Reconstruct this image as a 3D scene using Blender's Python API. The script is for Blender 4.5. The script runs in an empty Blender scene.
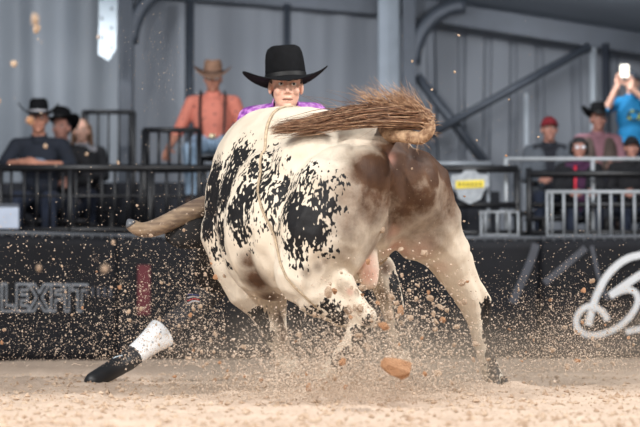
import bpy, bmesh, math, random
import numpy as np
from mathutils import Vector, Matrix, Quaternion, noise
from mathutils.bvhtree import BVHTree

# ------------------------------------------------------------------ camera
scene = bpy.context.scene
COL = scene.collection
F_PX, CAM_H, HORIZON = 1890.0, 0.36, 318.0
PITCH = math.atan((HORIZON - 213.5) / F_PX)
cam_d = bpy.data.cameras.new('camera')
cam_d.sensor_width = 36.0
cam_d.lens = F_PX / 640.0 * 36.0
cam_d.clip_end = 200
cam_d.dof.use_dof = True
cam_d.dof.focus_distance = 9.25
cam_d.dof.aperture_fstop = 2.5
cam = bpy.data.objects.new('camera', cam_d)
cam.location = (0, 0, CAM_H)
cam.rotation_euler = (math.pi / 2 + PITCH, 0, 0)
COL.objects.link(cam)
scene.camera = cam

# ------------------------------------------------------------------ world and lamps
scene.view_settings.view_transform = 'Standard'
scene.view_settings.look = 'None'
scene.view_settings.gamma = 1
scene.view_settings.use_curve_mapping = False
scene.view_settings.exposure = 0.0
world = bpy.data.worlds.new('arena_ambient')
scene.world = world
world.use_nodes = True
bg = world.node_tree.nodes['Background']
bg.inputs[0].default_value = (0.74, 0.82, 0.93, 1)
bg.inputs[1].default_value = 0.26

def flood(name, loc, target, power, size, col):
    d = bpy.data.lights.new(name, 'AREA')
    d.energy = power; d.shape = 'DISK'; d.size = size; d.color = col
    o = bpy.data.objects.new(name, d)
    o.location = loc
    o.rotation_euler = (Vector(target) - Vector(loc)).to_track_quat('-Z', 'Y').to_euler()
    COL.objects.link(o)
    return o
flood('floodlight_and_fill', (-5.0, 3.6, 5.6), (-0.1, 9.3, 0.8), 800, 0.7, (1.0, 0.98, 0.95))
flood('floodlight_and_fill', (6.0, 8.0, 6.0), (0.3, 9.3, 0.8), 720, 0.7, (1.0, 0.98, 0.95))
flood('floodlight_and_fill', (0.4, 1.5, 3.6), (-0.1, 10.0, 1.2), 240, 0.8, (1.0, 0.97, 0.93))  # added front fill to lift the face under the hat brim
flood('stand_fill_light', (-2.6, 15.2, 3.75), (-2.2, 22.0, 2.6), 80, 0.6, (0.95, 0.97, 1.0))  # unseen pair of fill lights, added to brighten the stands
flood('stand_fill_light', (2.4, 15.2, 3.55), (2.0, 22.0, 2.6), 80, 0.6, (0.95, 0.97, 1.0))
for wx, wy, wz in ((-3.4, 20.0, 4.2), (-0.2, 20.0, 4.05), (2.7, 19.6, 3.74)):
    flood('wall_fill_light', (wx, wy, wz), (wx, 23.0, 2.4), 44, 0.5, (0.95, 0.97, 1.0))  # added fill to brighten the tent wall, out of view

# ------------------------------------------------------------------ helpers
def P(px, py, Y):
    """World point at depth Y whose picture position is (px, py)."""
    cx, cy = (px - 320.0) / F_PX, (213.5 - py) / F_PX
    s, c = math.sin(PITCH), math.cos(PITCH)
    dy, dz = c - cy * s, s + cy * c
    k = Y / dy
    return Vector((cx * k, Y, CAM_H + dz * k))

def lin(c):
    return tuple(((v / 255.0) / 12.92 if v / 255.0 <= 0.04045 else ((v / 255.0 + 0.055) / 1.055) ** 2.4) for v in c)

MATS = {}
def mat(name, rgb, rough=0.7, var=0.12, scale=12.0, bump=0.0, bscale=60.0, metal=0.0, emit=0.0, sheen=0.0, rgb2=None, stretch=None, spec=0.5):
    if name in MATS:
        return MATS[name]
    m = bpy.data.materials.new(name); m.use_nodes = True
    nt = m.node_tree; b = nt.nodes['Principled BSDF']
    tc = nt.nodes.new('ShaderNodeTexCoord')
    mp = nt.nodes.new('ShaderNodeMapping')
    nt.links.new(tc.outputs['Object'], mp.inputs['Vector'])
    if stretch: mp.inputs['Scale'].default_value = stretch
    n = nt.nodes.new('ShaderNodeTexNoise'); n.inputs['Scale'].default_value = scale; n.inputs['Detail'].default_value = 4
    nt.links.new(mp.outputs[0], n.inputs['Vector'])
    mix = nt.nodes.new('ShaderNodeMix'); mix.data_type = 'RGBA'
    c = lin(rgb)
    if rgb2: c2 = lin(rgb2); c1 = c
    else:
        c1 = tuple(v * (1 - var) for v in c); c2 = tuple(min(1, v * (1 + var)) for v in c)
    mix.inputs['A'].default_value = (*c1, 1); mix.inputs['B'].default_value = (*c2, 1)
    ramp = nt.nodes.new('ShaderNodeMapRange'); ramp.inputs['From Min'].default_value = 0.35; ramp.inputs['From Max'].default_value = 0.65
    nt.links.new(n.outputs['Fac'], ramp.inputs['Value'])
    nt.links.new(ramp.outputs[0], mix.inputs['Factor'])
    nt.links.new(mix.outputs['Result'], b.inputs['Base Color'])
    b.inputs['Roughness'].default_value = rough
    b.inputs['Metallic'].default_value = metal
    b.inputs['Specular IOR Level'].default_value = spec
    if emit:
        b.inputs['Emission Color'].default_value = (*c, 1); b.inputs['Emission Strength'].default_value = emit
    if sheen: b.inputs['Sheen Weight'].default_value = sheen
    if bump:
        n2 = nt.nodes.new('ShaderNodeTexNoise'); n2.inputs['Scale'].default_value = bscale; n2.inputs['Detail'].default_value = 5
        nt.links.new(mp.outputs[0], n2.inputs['Vector'])
        bp = nt.nodes.new('ShaderNodeBump'); bp.inputs['Strength'].default_value = bump; bp.inputs['Distance'].default_value = 0.02
        nt.links.new(n2.outputs['Fac'], bp.inputs['Height']); nt.links.new(bp.outputs[0], b.inputs['Normal'])
    MATS[name] = m
    return m

def tag(o, label=None, cat=None, group=None, kind=None):
    if label: o['label'] = label
    if cat: o['category'] = cat
    if group: o['group'] = group
    if kind: o['kind'] = kind
    return o

def empty(name, loc=(0, 0, 0), rz=0.0, scale=1.0, parent=None):
    o = bpy.data.objects.new(name, None)
    o.empty_display_size = 0.1
    o.location = loc; o.rotation_euler = (0, 0, rz); o.scale = (scale,) * 3
    COL.objects.link(o)
    if parent: o.parent = parent
    return o

def basis(d, up=(0, 0, 1)):
    d = Vector(d).normalized(); u = Vector(up)
    if abs(d.dot(u)) > 0.98: u = Vector((0, 1, 0)) if abs(d.y) < 0.9 else Vector((1, 0, 0))
    x = u.cross(d).normalized(); y = d.cross(x)
    return x, y, d

class MB:
    """Collects shapes, then links them as one mesh object."""
    def __init__(self): self.v = []; self.f = []
    def add(self, vs, fs):
        o = len(self.v); self.v += [tuple(a) for a in vs]; self.f += [tuple(i + o for i in q) for q in fs]
        return self
    def box(self, c, size, rot=None):
        c = Vector(c); h = Vector(size) / 2
        vs = [Vector((sx * h.x, sy * h.y, sz * h.z)) for sx in (-1, 1) for sy in (-1, 1) for sz in (-1, 1)]
        if rot: vs = [rot @ a for a in vs]
        return self.add([c + a for a in vs], [(0, 1, 3, 2), (4, 6, 7, 5), (0, 4, 5, 1), (2, 3, 7, 6), (0, 2, 6, 4), (1, 5, 7, 3)])
    def bar(self, a, b, w, h, up=(0, 0, 1)):
        a = Vector(a); b = Vector(b); x, y, d = basis(b - a, up)
        vs = [p + x * (sx * w / 2) + y * (sy * h / 2) for p in (a, b) for sx, sy in ((-1, -1), (1, -1), (1, 1), (-1, 1))]
        return self.add(vs, [(3, 2, 1, 0), (4, 5, 6, 7), (0, 1, 5, 4), (1, 2, 6, 5), (2, 3, 7, 6), (3, 0, 4, 7)])
    def loft(self, rings, cap=True):
        n = len(rings[0]); vs = [p for r in rings for p in r]; fs = []
        for i in range(len(rings) - 1):
            for j in range(n):
                k = (j + 1) % n
                fs.append((i * n + j, i * n + k, (i + 1) * n + k, (i + 1) * n + j))
        if cap:
            fs.append(tuple(reversed(range(n)))); fs.append(tuple((len(rings) - 1) * n + j for j in range(n)))
        return self.add(vs, fs)
    def tube(self, pts, rad, n=8, flat=1.0, up=(0, 0, 1)):
        pts = [Vector(p) for p in pts]
        if not hasattr(rad, '__len__'): rad = [rad] * len(pts)
        rings = []; xp = None
        for i, p in enumerate(pts):
            d = (pts[min(i + 1, len(pts) - 1)] - pts[max(i - 1, 0)])
            if xp is None: x, y, dd = basis(d, up)
            else:
                dd = d.normalized(); x = (xp - dd * xp.dot(dd)).normalized(); y = dd.cross(x)
            xp = x
            rings.append([p + x * (math.cos(2 * math.pi * j / n) * rad[i]) + y * (math.sin(2 * math.pi * j / n) * rad[i] * flat) for j in range(n)])
        return self.loft(rings)
    def capsule(self, a, ra, b, rb, n=14, hs=4):
        a = Vector(a); b = Vector(b)
        if (b - a).length < 1e-6: b = a + Vector((0, 0, 1e-4))
        x, y, d = basis(b - a); rings = []
        for i in range(1, hs + 1):
            t = math.pi / 2 * i / hs
            rings.append((a - d * (ra * math.cos(t)), ra * math.sin(t)))
        for i in range(hs):
            t = math.pi / 2 * i / hs
            rings.append((b + d * (rb * math.sin(t)), rb * math.cos(t)))
        return self.loft([[c + x * (r * math.cos(2 * math.pi * j / n)) + y * (r * math.sin(2 * math.pi * j / n)) for j in range(n)] for c, r in rings])
    def chain(self, pts):
        for (a, ra), (b, rb) in zip(pts, pts[1:]): self.capsule(a, ra, b, rb)
        return self
    def ell(self, c, r, rot=None, nu=18, nv=12):
        c = Vector(c); rings = []
        for i in range(1, nv):
            t = math.pi * i / nv
            ring = []
            for j in range(nu):
                q = 2 * math.pi * j / nu
                v = Vector((r[0] * math.sin(t) * math.cos(q), r[1] * math.sin(t) * math.sin(q), -r[2] * math.cos(t)))
                ring.append(c + (rot @ v if rot else v))
            rings.append(ring)
        top = Vector((0, 0, r[2])); bot = -top
        if rot: top = rot @ top; bot = rot @ bot
        n = nu; vs = [p for r_ in rings for p in r_] + [c + bot, c + top]; fs = []
        for i in range(len(rings) - 1):
            for j in range(n):
                k = (j + 1) % n
                fs.append((i * n + j, i * n + k, (i + 1) * n + k, (i + 1) * n + j))
        m = len(rings) * n; l = (len(rings) - 1) * n
        for j in range(n):
            k = (j + 1) % n
            fs.append((m, k, j)); fs.append((m + 1, l + j, l + k))
        return self.add(vs, fs)
    def mesh(self, name):
        me = bpy.data.meshes.new(name); me.from_pydata(self.v, [], self.f); me.update()
        return me
    def build(self, name, m, parent=None, smooth=False, bevel=0.0):
        me = self.mesh(name)
        return link(name, me, m, parent, smooth, bevel)
    def remesh(self, name, m, parent=None, voxel=0.01, it=3):
        me = self.mesh('tmp'); t = bpy.data.objects.new('tmp', me); COL.objects.link(t)
        md = t.modifiers.new('r', 'REMESH'); md.mode = 'VOXEL'; md.voxel_size = voxel
        if it:
            sm = t.modifiers.new('s', 'SMOOTH'); sm.factor = 0.5; sm.iterations = it
        dg = bpy.context.evaluated_depsgraph_get(); dg.update()
        out = bpy.data.meshes.new_from_object(t.evaluated_get(dg))
        bpy.data.objects.remove(t); bpy.data.meshes.remove(me)
        out.name = name; out.materials.clear()
        return link(name, out, m, parent, True)

def link(name, me, m, parent=None, smooth=False, bevel=0.0):
    o = bpy.data.objects.new(name, me)
    if m is not None and not me.materials: me.materials.append(m)
    COL.objects.link(o)
    if parent: o.parent = parent
    if smooth: me.shade_smooth()
    if bevel:
        b = o.modifiers.new('bevel', 'BEVEL'); b.width = bevel; b.segments = 2; b.limit_method = 'ANGLE'
    return o

def bez(pts, n):
    """Catmull-Rom through the points, n samples."""
    pts = [Vector(p) for p in pts]; out = []
    m = len(pts) - 1
    for i in range(n):
        t = i / (n - 1) * m; k = min(int(t), m - 1); u = t - k
        p0 = pts[max(k - 1, 0)]; p1 = pts[k]; p2 = pts[k + 1]; p3 = pts[min(k + 2, m)]
        out.append(0.5 * ((2 * p1) + (p2 - p0) * u + (2 * p0 - 5 * p1 + 4 * p2 - p3) * u * u + (3 * p1 - p0 - 3 * p2 + p3) * u ** 3))
    return out

rnd = random.Random(7)

# ------------------------------------------------------------------ ground
def dirt_material():
    m = bpy.data.materials.new('arena_dirt'); m.use_nodes = True
    nt = m.node_tree; b = nt.nodes['Principled BSDF']
    tc = nt.nodes.new('ShaderNodeTexCoord')
    n1 = nt.nodes.new('ShaderNodeTexNoise'); n1.inputs['Scale'].default_value = 3.0; n1.inputs['Detail'].default_value = 8; n1.inputs['Roughness'].default_value = 0.7
    n2 = nt.nodes.new('ShaderNodeTexNoise'); n2.inputs['Scale'].default_value = 55.0; n2.inputs['Detail'].default_value = 6; n2.inputs['Roughness'].default_value = 0.75
    for n in (n1, n2): nt.links.new(tc.outputs['Object'], n.inputs['Vector'])
    r = nt.nodes.new('ShaderNodeValToRGB')
    r.color_ramp.elements[0].position = 0.3; r.color_ramp.elements[0].color = (*lin((174, 150, 130)), 1)
    r.color_ramp.elements[1].position = 0.7; r.color_ramp.elements[1].color = (*lin((224, 204, 186)), 1)
    add = nt.nodes.new('ShaderNodeMath'); add.operation = 'MULTIPLY_ADD'; add.inputs[1].default_value = 0.5
    hlf = nt.nodes.new('ShaderNodeMath'); hlf.operation = 'MULTIPLY'; hlf.inputs[1].default_value = 0.5
    nt.links.new(n1.outputs['Fac'], hlf.inputs[0]); nt.links.new(n2.outputs['Fac'], add.inputs[0]); nt.links.new(hlf.outputs[0], add.inputs[2])
    nt.links.new(add.outputs[0], r.inputs['Fac']); nt.links.new(r.outputs['Color'], b.inputs['Base Color'])
    b.inputs['Roughness'].default_value = 0.95; b.inputs['Specular IOR Level'].default_value = 0.15
    bp = nt.nodes.new('ShaderNodeBump'); bp.inputs['Strength'].default_value = 0.6; bp.inputs['Distance'].default_value = 0.015
    nt.links.new(n2.outputs['Fac'], bp.inputs['Height']); nt.links.new(bp.outputs[0], b.inputs['Normal'])
    return m
DIRT = dirt_material()
def ground_z(x, y):
    p = Vector((x, y, 0))
    z = 0.016 * noise.noise(p * 2.3) + 0.014 * noise.noise(p * 7.0) + 0.010 * noise.noise(p * 19.0)
    for (mx, my, r, h) in ((0.88, 9.25, 0.35, 0.05), (0.05, 8.8, 0.45, 0.06), (-0.15, 9.6, 0.35, 0.03)):
        z += h * math.exp(-((x - mx) ** 2 + (y - my) ** 2) / (r * r)) * (0.7 + 0.6 * noise.noise(p * 9))
    return z
def make_ground():
    xs = np.concatenate([np.linspace(-9, -3.2, 20)[:-1], np.linspace(-3.2, 3.2, 260), np.linspace(3.2, 9, 20)[1:]])
    ys = np.concatenate([np.linspace(1.0, 5, 30)[:-1], np.linspace(5, 12, 240), np.linspace(12, 24, 60)[1:]])
    vs = [(x, y, ground_z(x, y)) for y in ys for x in xs]
    n = len(xs); fs = [(j * n + i, j * n + i + 1, (j + 1) * n + i + 1, (j + 1) * n + i) for j in range(len(ys) - 1) for i in range(n - 1)]
    o = MB().add(vs, fs).build('floor', DIRT, smooth=True)
    tag(o, 'loose tan dirt arena floor', kind='structure')
make_ground()

# ------------------------------------------------------------------ tent shell
WALLY = 23.0
GREY_FABRIC = mat('tent_fabric_grey', (146, 151, 159), 0.75, 0.10, 1.5, bump=0.15, bscale=8, stretch=(1, 1, 0.15))
PALE_FABRIC = mat('tent_fabric_pale', (168, 175, 183), 0.7, 0.12, 0.9, bump=0.2, bscale=5, stretch=(1, 1, 0.2))
ROOF_FABRIC = mat('roof_fabric', (120, 127, 136), 0.8, 0.06, 1.0)
def translucent(m, k):
    nt = m.node_tree; b = nt.nodes['Principled BSDF']; out = nt.nodes['Material Output']
    t = nt.nodes.new('ShaderNodeBsdfTranslucent'); mx = nt.nodes.new('ShaderNodeMixShader'); mx.inputs[0].default_value = k
    src = b.inputs['Base Color'].links[0].from_socket
    nt.links.new(src, t.inputs['Color']); nt.links.new(b.outputs[0], mx.inputs[1]); nt.links.new(t.outputs[0], mx.inputs[2]); nt.links.new(mx.outputs[0], out.inputs['Surface'])
for m_ in (GREY_FABRIC, PALE_FABRIC, ROOF_FABRIC): translucent(m_, 0.4)
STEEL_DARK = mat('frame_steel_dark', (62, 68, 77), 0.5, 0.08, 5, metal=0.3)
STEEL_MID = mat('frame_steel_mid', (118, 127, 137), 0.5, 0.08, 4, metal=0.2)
STEEL_PALE = mat('frame_steel_pale', (170, 178, 186), 0.5, 0.06, 6, metal=0.2)

def roof_z(x):  # height of the gable rafter at x, falling to the right
    return 4.21 - (0.08 if x < 0.96 else 0.158) * (x - 0.96)
def pleated(name, x0, x1, step, amp, z0, mtl, seed, y=WALLY, sharp=False):
    r = random.Random(seed); vs = []; fs = []; x = x0; i = 0; nz = 8
    cols = []
    while x <= x1:
        cols.append(x); x += step
    phase = r.random() * 6
    for x in cols:
        w = math.sin(x * 9 + phase + 1.6 * math.sin(x * 1.7)) if not sharp else (1.0 if abs(((x * 2.7 + 0.25 * math.sin(x * 3)) % 1.0) - 0.5) < 0.13 else -0.4)
        for k in range(nz + 1):
            t = k / nz; z = z0 + (roof_z(x) - z0) * t
            vs.append((x + 0.02 * math.sin(z * 1.3 + x * 4), y + amp * w * (1 + 0.35 * math.sin(z * 1.7 + x * 2.3)), z))
    n = nz + 1
    for c in range(len(cols) - 1):
        for k in range(nz): fs.append((c * n + k, (c + 1) * n + k, (c + 1) * n + k + 1, c * n + k + 1))
    return MB().add(vs, fs).build(name, mtl, smooth=not sharp)
tag(pleated('wall_back', -2.36, 1.1, 0.025, 0.05, 0, GREY_FABRIC, 3), 'grey hanging tent fabric', kind='structure')
tag(pleated('wall_left', -9.0, -2.36, 0.04, 0.13, 0, PALE_FABRIC, 5), 'pale draped tent fabric', kind='structure')
tag(pleated('wall_right', 1.1, 9.0, 0.02, 0.06, 0, GREY_FABRIC, 8, sharp=True), 'grey ribbed tent fabric', kind='structure')
# roof: falls to the right, runs from the gable towards the arena
nx = 24; rv = []; rf = []
for j in range(11):
    y = 23.4 - j * 1.0
    for i in range(nx + 1):
        x = -9 + 18 * i / nx
        rv.append((x, y, roof_z(x) + 0.06 * math.sin(j * math.pi / 2.5) ** 2))
for j in range(10):
    for i in range(nx): rf.append((j * (nx + 1) + i, (j + 1) * (nx + 1) + i, (j + 1) * (nx + 1) + i + 1, j * (nx + 1) + i + 1))
tag(MB().add(rv, rf).build('ceiling', ROOF_FABRIC, smooth=True), 'grey tent roof lining', kind='structure')

def rafter(name, x0, x1, y, w, h, m, label):
    o = MB().bar((x0, y, roof_z(x0) - h / 2 - 0.01), (x1, y, roof_z(x1) - h / 2 - 0.01), w, h).build(name, m, bevel=0.01)
    return tag(o, label, 'beam')
rafter('rafter_beam', -2.45, 1.0, 22.72, 0.16, 0.20, STEEL_DARK, 'dark sloping roof beam above the cowboys')
rafter('rafter_beam', 1.0, 4.6, 22.5, 0.34, 0.26, STEEL_DARK, 'wide dark sloping roof beam above the corrugated wall')

def frame_column(name, px, w, depth, y, m, label, curve_dir, m2=None, z0=0.0):
    x = P(px, 100, y).x; zt = roof_z(x) - 0.04
    root = empty(name, (x, y, z0)); tag(root, label, 'column')
    MB().box((0, 0, (zt - z0) / 2), (w, depth, zt - z0)).build('post', m, root, bevel=0.01)
    MB().box((0, 0, 0.02), (w * 2, depth * 2, 0.04)).build('base_plate', STEEL_DARK, root)
    if curve_dir:
        pts = []
        for i in range(13):
            t = i / 12 * math.pi / 2
            pts.append((curve_dir * (w * 0.3 + 0.62 * (1 - math.cos(t))), 0, zt - z0 - 0.80 + 0.70 * math.sin(t)))
        MB().tube(pts, 0.095, 8, up=(0, 1, 0)).build('curved_haunch', m2 or m, root, smooth=True)
    return root
frame_column('tent_column', 126, 0.17, 0.2, 22.4, STEEL_DARK, 'dark tent column with curved haunch beside the pale drapes', 1)
frame_column('tent_column', 389, 0.26, 0.2, 22.45, STEEL_MID, 'lit face, painted pale grey, of the box tent column behind the tail', 0)  # one box column: lit face pale here, shaded side dark below, by colour
frame_column('tent_column', 409, 0.15, 0.2, 22.2, STEEL_DARK, 'shaded side, painted dark, of the box tent column with curved haunch under the wide roof beam', 1)
def thin_pole(px, y0, y1, Y, r, m, label):
    a = P(px, y1, Y); b = P(px, y0, Y)
    root = empty('thin_pole', (a.x, Y, 0)); tag(root, label, 'pole')
    MB().tube([(0, 0, 0.0), (0, 0, b.z)], r, 10).build('tube', m, root, smooth=True)
    MB().tube([(0, 0, 0.0), (0, 0, 0.03)], r * 2.2, 12).build('foot', m, root)
thin_pole(189, 0, 200, 22.5, 0.055, STEEL_DARK, 'slim dark pole behind the man in the salmon shirt')
thin_pole(287, 4, 200, 22.6, 0.042, STEEL_DARK, 'slim dark pole behind the black cowboy hat')
thin_pole(527, 93, 200, 22.3, 0.03, STEEL_PALE, 'pale slim pole below the diagonal brace')
thin_pole(594, 48, 200, 22.3, 0.045, STEEL_PALE, 'pale slim pole behind the brown waistcoat spectator')
thin_pole(607, 44, 200, 21.9, 0.05, mat('pole_black', (38, 42, 50), 0.5), 'slim black pole behind the phone holder')
def brace(a, b, Y, r, label):
    o = MB().tube([P(*a, Y), P(*b, Y)], r, 10).build('diagonal_brace', STEEL_DARK, smooth=True); tag(o, label, 'brace')
brace((417, 76), (492, 172), 22.25, 0.06, 'dark diagonal brace falling from the curved haunch')
brace((590, 46), (424, 138), 22.05, 0.052, 'dark diagonal brace rising to the roof beam end')
# perforated plate hanging in front of the drapes
pl = empty('truss_plate', P(107, 58, 21.2)); tag(pl, 'bright perforated white metal plate hanging before the drapes', 'plate')
WHITE_METAL = mat('white_metal', (128, 138, 146), 0.3, 0.05, 6, metal=0.4)
mb = MB(); mb.add([(-0.10, 0, 0.04), (0.02, 0, -0.03), (0.10, 0, 0.10), (0.12, 0, 0.9), (-0.09, 0, 0.9), (-0.10, 0.03, 0.04), (0.02, 0.03, -0.03), (0.10, 0.03, 0.10), (0.12, 0.03, 0.9), (-0.09, 0.03, 0.9)],
    [(0, 1, 2, 3, 4), (9, 8, 7, 6, 5), (0, 5, 6, 1), (1, 6, 7, 2), (2, 7, 8, 3), (3, 8, 9, 4), (4, 9, 5, 0)])
mb.build('plate', WHITE_METAL, pl)
for k in range(7):
    MB().tube([((-0.06 if k % 2 else 0.05), -0.004, 0.12 + 0.11 * k), ((-0.06 if k % 2 else 0.05), 0.002, 0.12 + 0.11 * k)], 0.018, 10).build('bolt_hole', STEEL_DARK, pl)
MB().tube([(0.0, 0.015, 0.9), (0.0, 0.015, roof_z(-2.3) - pl.location.z)], 0.03, 8).build('hanger', STEEL_MID, pl)

# ------------------------------------------------------------------ stands
PLAT = 0.95
DECK = mat('deck_dark', (40, 40, 44), 0.8, 0.15, 8)
BLACK_STEEL = mat('black_steel', (16, 17, 21), 0.45, 0.1, 10)
BLACK_CLOTH = mat('black_cloth', (26, 28, 35), 0.9, 0.2, 4, bump=0.2, bscale=10)
def platform(name, x0, x1, y0, y1, z, label):
    root = empty(name, ((x0 + x1) / 2, y0, 0)); tag(root, label, 'platform')
    w = x1 - x0; d = y1 - y0
    n = max(1, round(d / 0.45))
    for k in range(n):
        MB().box((0, (k + 0.5) * d / n, z - 0.02), (w, d / n - 0.012, 0.04)).build('deck_plank', DECK, root, bevel=0.004)
    MB().box((0, 0.03, (z - 0.04) / 2), (w, 0.02, z - 0.05)).build('skirt', BLACK_CLOTH, root)
    for sx in (-1, 1):
        for yy in (0.12, d - 0.1):
            MB().bar((sx * (w / 2 - 0.1), yy, 0), (sx * (w / 2 - 0.1), yy, z - 0.04), 0.06, 0.06).build('leg', BLACK_STEEL, root)
platform('viewing_platform', -5.5, 0.3, 17.4, 19.62, PLAT, 'dark viewing platform under the navy shirt cowboy')
platform('viewing_platform', -5.5, 0.3, 19.64, 21.3, 1.15, 'dark raised step under the wavy haired woman')
platform('viewing_platform', 0.34, 5.6, 17.4, 18.48, PLAT, 'dark front platform under the spectator with glasses')
platform('viewing_platform', 1.9, 5.6, 18.5, 19.38, 1.05, 'dark middle step under the red cap spectator')
platform('viewing_platform', 1.9, 5.6, 19.4, 21.3, 1.25, 'dark top step under the phone holder')

def bench(x0, x1, y, z, label):
    root = empty('bleacher_bench', ((x0 + x1) / 2, y, z)); tag(root, label, 'bench')
    w = x1 - x0
    for k in (-1, 0, 1): MB().box((0, k * 0.13, 0.365), (w, 0.12, 0.03)).build('seat_plank', DECK, root, bevel=0.004)
    for k in (-0.8, 0, 0.8):
        for yy in (-0.15, 0.15): MB().bar((k * w / 2, yy, 0), (k * w / 2, yy, 0.35), 0.04, 0.04).build('leg', BLACK_STEEL, root)
bench(-3.35, -2.3, 18.72, PLAT, 'dark bench under the navy shirt cowboy')
bench(-3.0, -2.3, 19.45, PLAT, 'dark bench under the half hidden dark haired spectator')
bench(-2.9, -2.15, 20.3, 1.15, 'dark bench under the wavy haired woman')
bench(2.0, 3.5, 18.25, PLAT, 'dark bench under the spectator with glasses')
bench(1.95, 2.55, 19.1, 1.05, 'dark bench under the red cap spectator')
bench(2.6, 3.3, 20.02, 1.25, 'dark bench under the brown waistcoat spectator')
def drape(name, x0, x1, y, z0, z1, label):  # black sheet put in for shade and dark legs behind the railings
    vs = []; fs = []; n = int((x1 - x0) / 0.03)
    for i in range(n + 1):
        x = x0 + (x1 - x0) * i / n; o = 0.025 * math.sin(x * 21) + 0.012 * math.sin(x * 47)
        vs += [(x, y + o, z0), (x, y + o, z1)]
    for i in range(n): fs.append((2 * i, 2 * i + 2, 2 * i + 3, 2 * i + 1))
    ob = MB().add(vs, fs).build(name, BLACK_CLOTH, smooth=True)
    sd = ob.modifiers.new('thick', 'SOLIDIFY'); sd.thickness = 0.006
    tag(ob, label, 'shade sheet')
drape('shade_sheet', -5.4, -0.2, 20.9, 1.16, 1.86, 'black sheet added as shade behind the left benches')
drape('shade_sheet', 0.5, 1.85, 19.4, 0.02, 1.66, 'black sheet added as shade behind the shield sign railing')

# railings ----------------------------------------------------------
RAIL_WHITE = mat('rail_white', (158, 163, 168), 0.4, 0.06, 9, metal=0.1)
RAIL_GREY = mat('rail_grey', (130, 136, 143), 0.45, 0.06, 9, metal=0.3)
def railing(name, label, px0, px1, Y, rails, bars, posts, m, rb=0.012, base_z=PLAT):
    a = P(px0, 200, Y); b = P(px1, 200, Y)
    root = empty(name, ((a.x + b.x) / 2, Y, base_z)); tag(root, label, 'railing')
    cx = root.location.x
    for (y, r) in rails:
        z = P(320, y, Y).z - base_z
        MB().tube([(a.x - cx, 0, z), (b.x - cx, 0, z)], r, 10).build('rail', m, root, smooth=True)
    if bars:
        y0, y1, step = bars
        z0 = P(320, y1, Y).z - base_z; z1 = P(320, y0, Y).z - base_z
        x = a.x - cx + step * 0.5
        me = None
        while x < b.x - cx:
            if me is None:
                o = MB().tube([(0, 0, z0), (0, 0, z1)], rb, 8).build('bar', m, root, smooth=True); me = o.data
            else: o = link('bar', me, m, root)
            o.location.x = x; x += step
    for (px, y0, r) in posts:
        x = P(px, 200, Y).x - cx
        MB().tube([(x, 0, 0), (x, 0, P(320, y0, Y).z - base_z)], r, 10).build('post', m, root, smooth=True)
    return root
railing('guard_railing', 'tall black guard railing panel behind the wavy haired woman', 82, 134, 20.75, [(112, 0.026), (168, 0.02)], (112, 168, 0.115), [(133, 112, 0.03), (83, 112, 0.03)], BLACK_STEEL, base_z=1.15)
railing('guard_railing', 'black guard railing panel beside the man in the salmon shirt', 143, 200, 18.2, [(130, 0.026), (170, 0.03)], (130, 170, 0.10), [(144, 130, 0.03), (199, 130, 0.028)], BLACK_STEEL, 0.014)
railing('crowd_railing', 'long black crowd railing before the left spectators', -60, 232, 17.5, [(168, 0.036), (196, 0.014), (230, 0.03)], (168, 230, 0.12), [(70, 168, 0.03), (150, 168, 0.028), (0, 168, 0.03)], BLACK_STEEL, 0.014)
railing('crowd_railing', 'black crowd railing panel carrying the shield sign', 400, 518, 17.5, [(169, 0.035), (205, 0.03), (233, 0.03)], None, [(441, 169, 0.03), (517, 169, 0.03)], BLACK_STEEL)
railing('crowd_railing', 'black crowd railing behind the white pickets', 529, 700, 17.5, [(174, 0.035), (205, 0.028), (233, 0.03)], None, [(529, 168, 0.03), (660, 168, 0.03)], BLACK_STEEL)
railing('handrail', 'pale grey handrail tube above the shield sign', 400, 491, 17.75, [(164, 0.03)], None, [(404, 164, 0.022), (488, 164, 0.022)], RAIL_GREY)
railing('handrail', 'white handrail tube before the spectator with glasses', 504, 720, 17.62, [(159, 0.019)], None, [(593, 159, 0.02), (506, 159, 0.02), (700, 159, 0.02)], RAIL_WHITE)
railing('picket_fence', 'low white picket fence section below the black railing', 479, 519, 17.44, [(212, 0.010), (235, 0.010)], (212, 235, 0.112), [(481, 212, 0.010), (518, 212, 0.010)], RAIL_WHITE, 0.011)
railing('picket_fence', 'long white picket fence section before the front row', 546, 700, 17.44, [(192, 0.018), (236, 0.012)], (192, 236, 0.109), [(547, 192, 0.012), (699, 192, 0.012)], RAIL_WHITE, 0.012)
# shield sign
SY = 17.43
sg = empty('shield_sign', P(470, 201, SY)); tag(sg, 'pale grey shield sign with yellow bar tied to black railing', 'sign')
def plate(pts, th, name, m, parent, y=0.0):
    n = len(pts); vs = [(x, y, z) for x, z in pts] + [(x, y + th, z) for x, z in pts]
    MBx = MB().add(vs, [tuple(range(n)), tuple(reversed(range(n, 2 * n)))] + [(i, i + n, (i + 1) % n + n, (i + 1) % n) for i in range(n)])
    return MBx.build(name, m, parent)
plate([(-0.10, 0.02), (0, -0.03), (0.10, 0.02), (0.13, 0.10), (0.18, 0.14), (0.17, 0.24), (0.08, 0.25), (0.05, 0.285), (-0.05, 0.285), (-0.08, 0.25), (-0.17, 0.24), (-0.18, 0.14), (-0.13, 0.10)], 0.012, 'shield', mat('sign_grey', (148, 154, 160), 0.5, 0.2, 18), sg)
plate([(-0.13, 0.115), (0.13, 0.125), (0.13, 0.195), (-0.13, 0.185)], 0.008, 'yellow_bar', mat('sign_yellow', (226, 205, 62), 0.5, 0.05), sg, -0.009)
for k in range(6): MB().box((-0.095 + k * 0.038, -0.012, 0.155), (0.02, 0.004, 0.035)).build('lettering', mat('sign_olive', (120, 108, 40), 0.6), sg)
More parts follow.
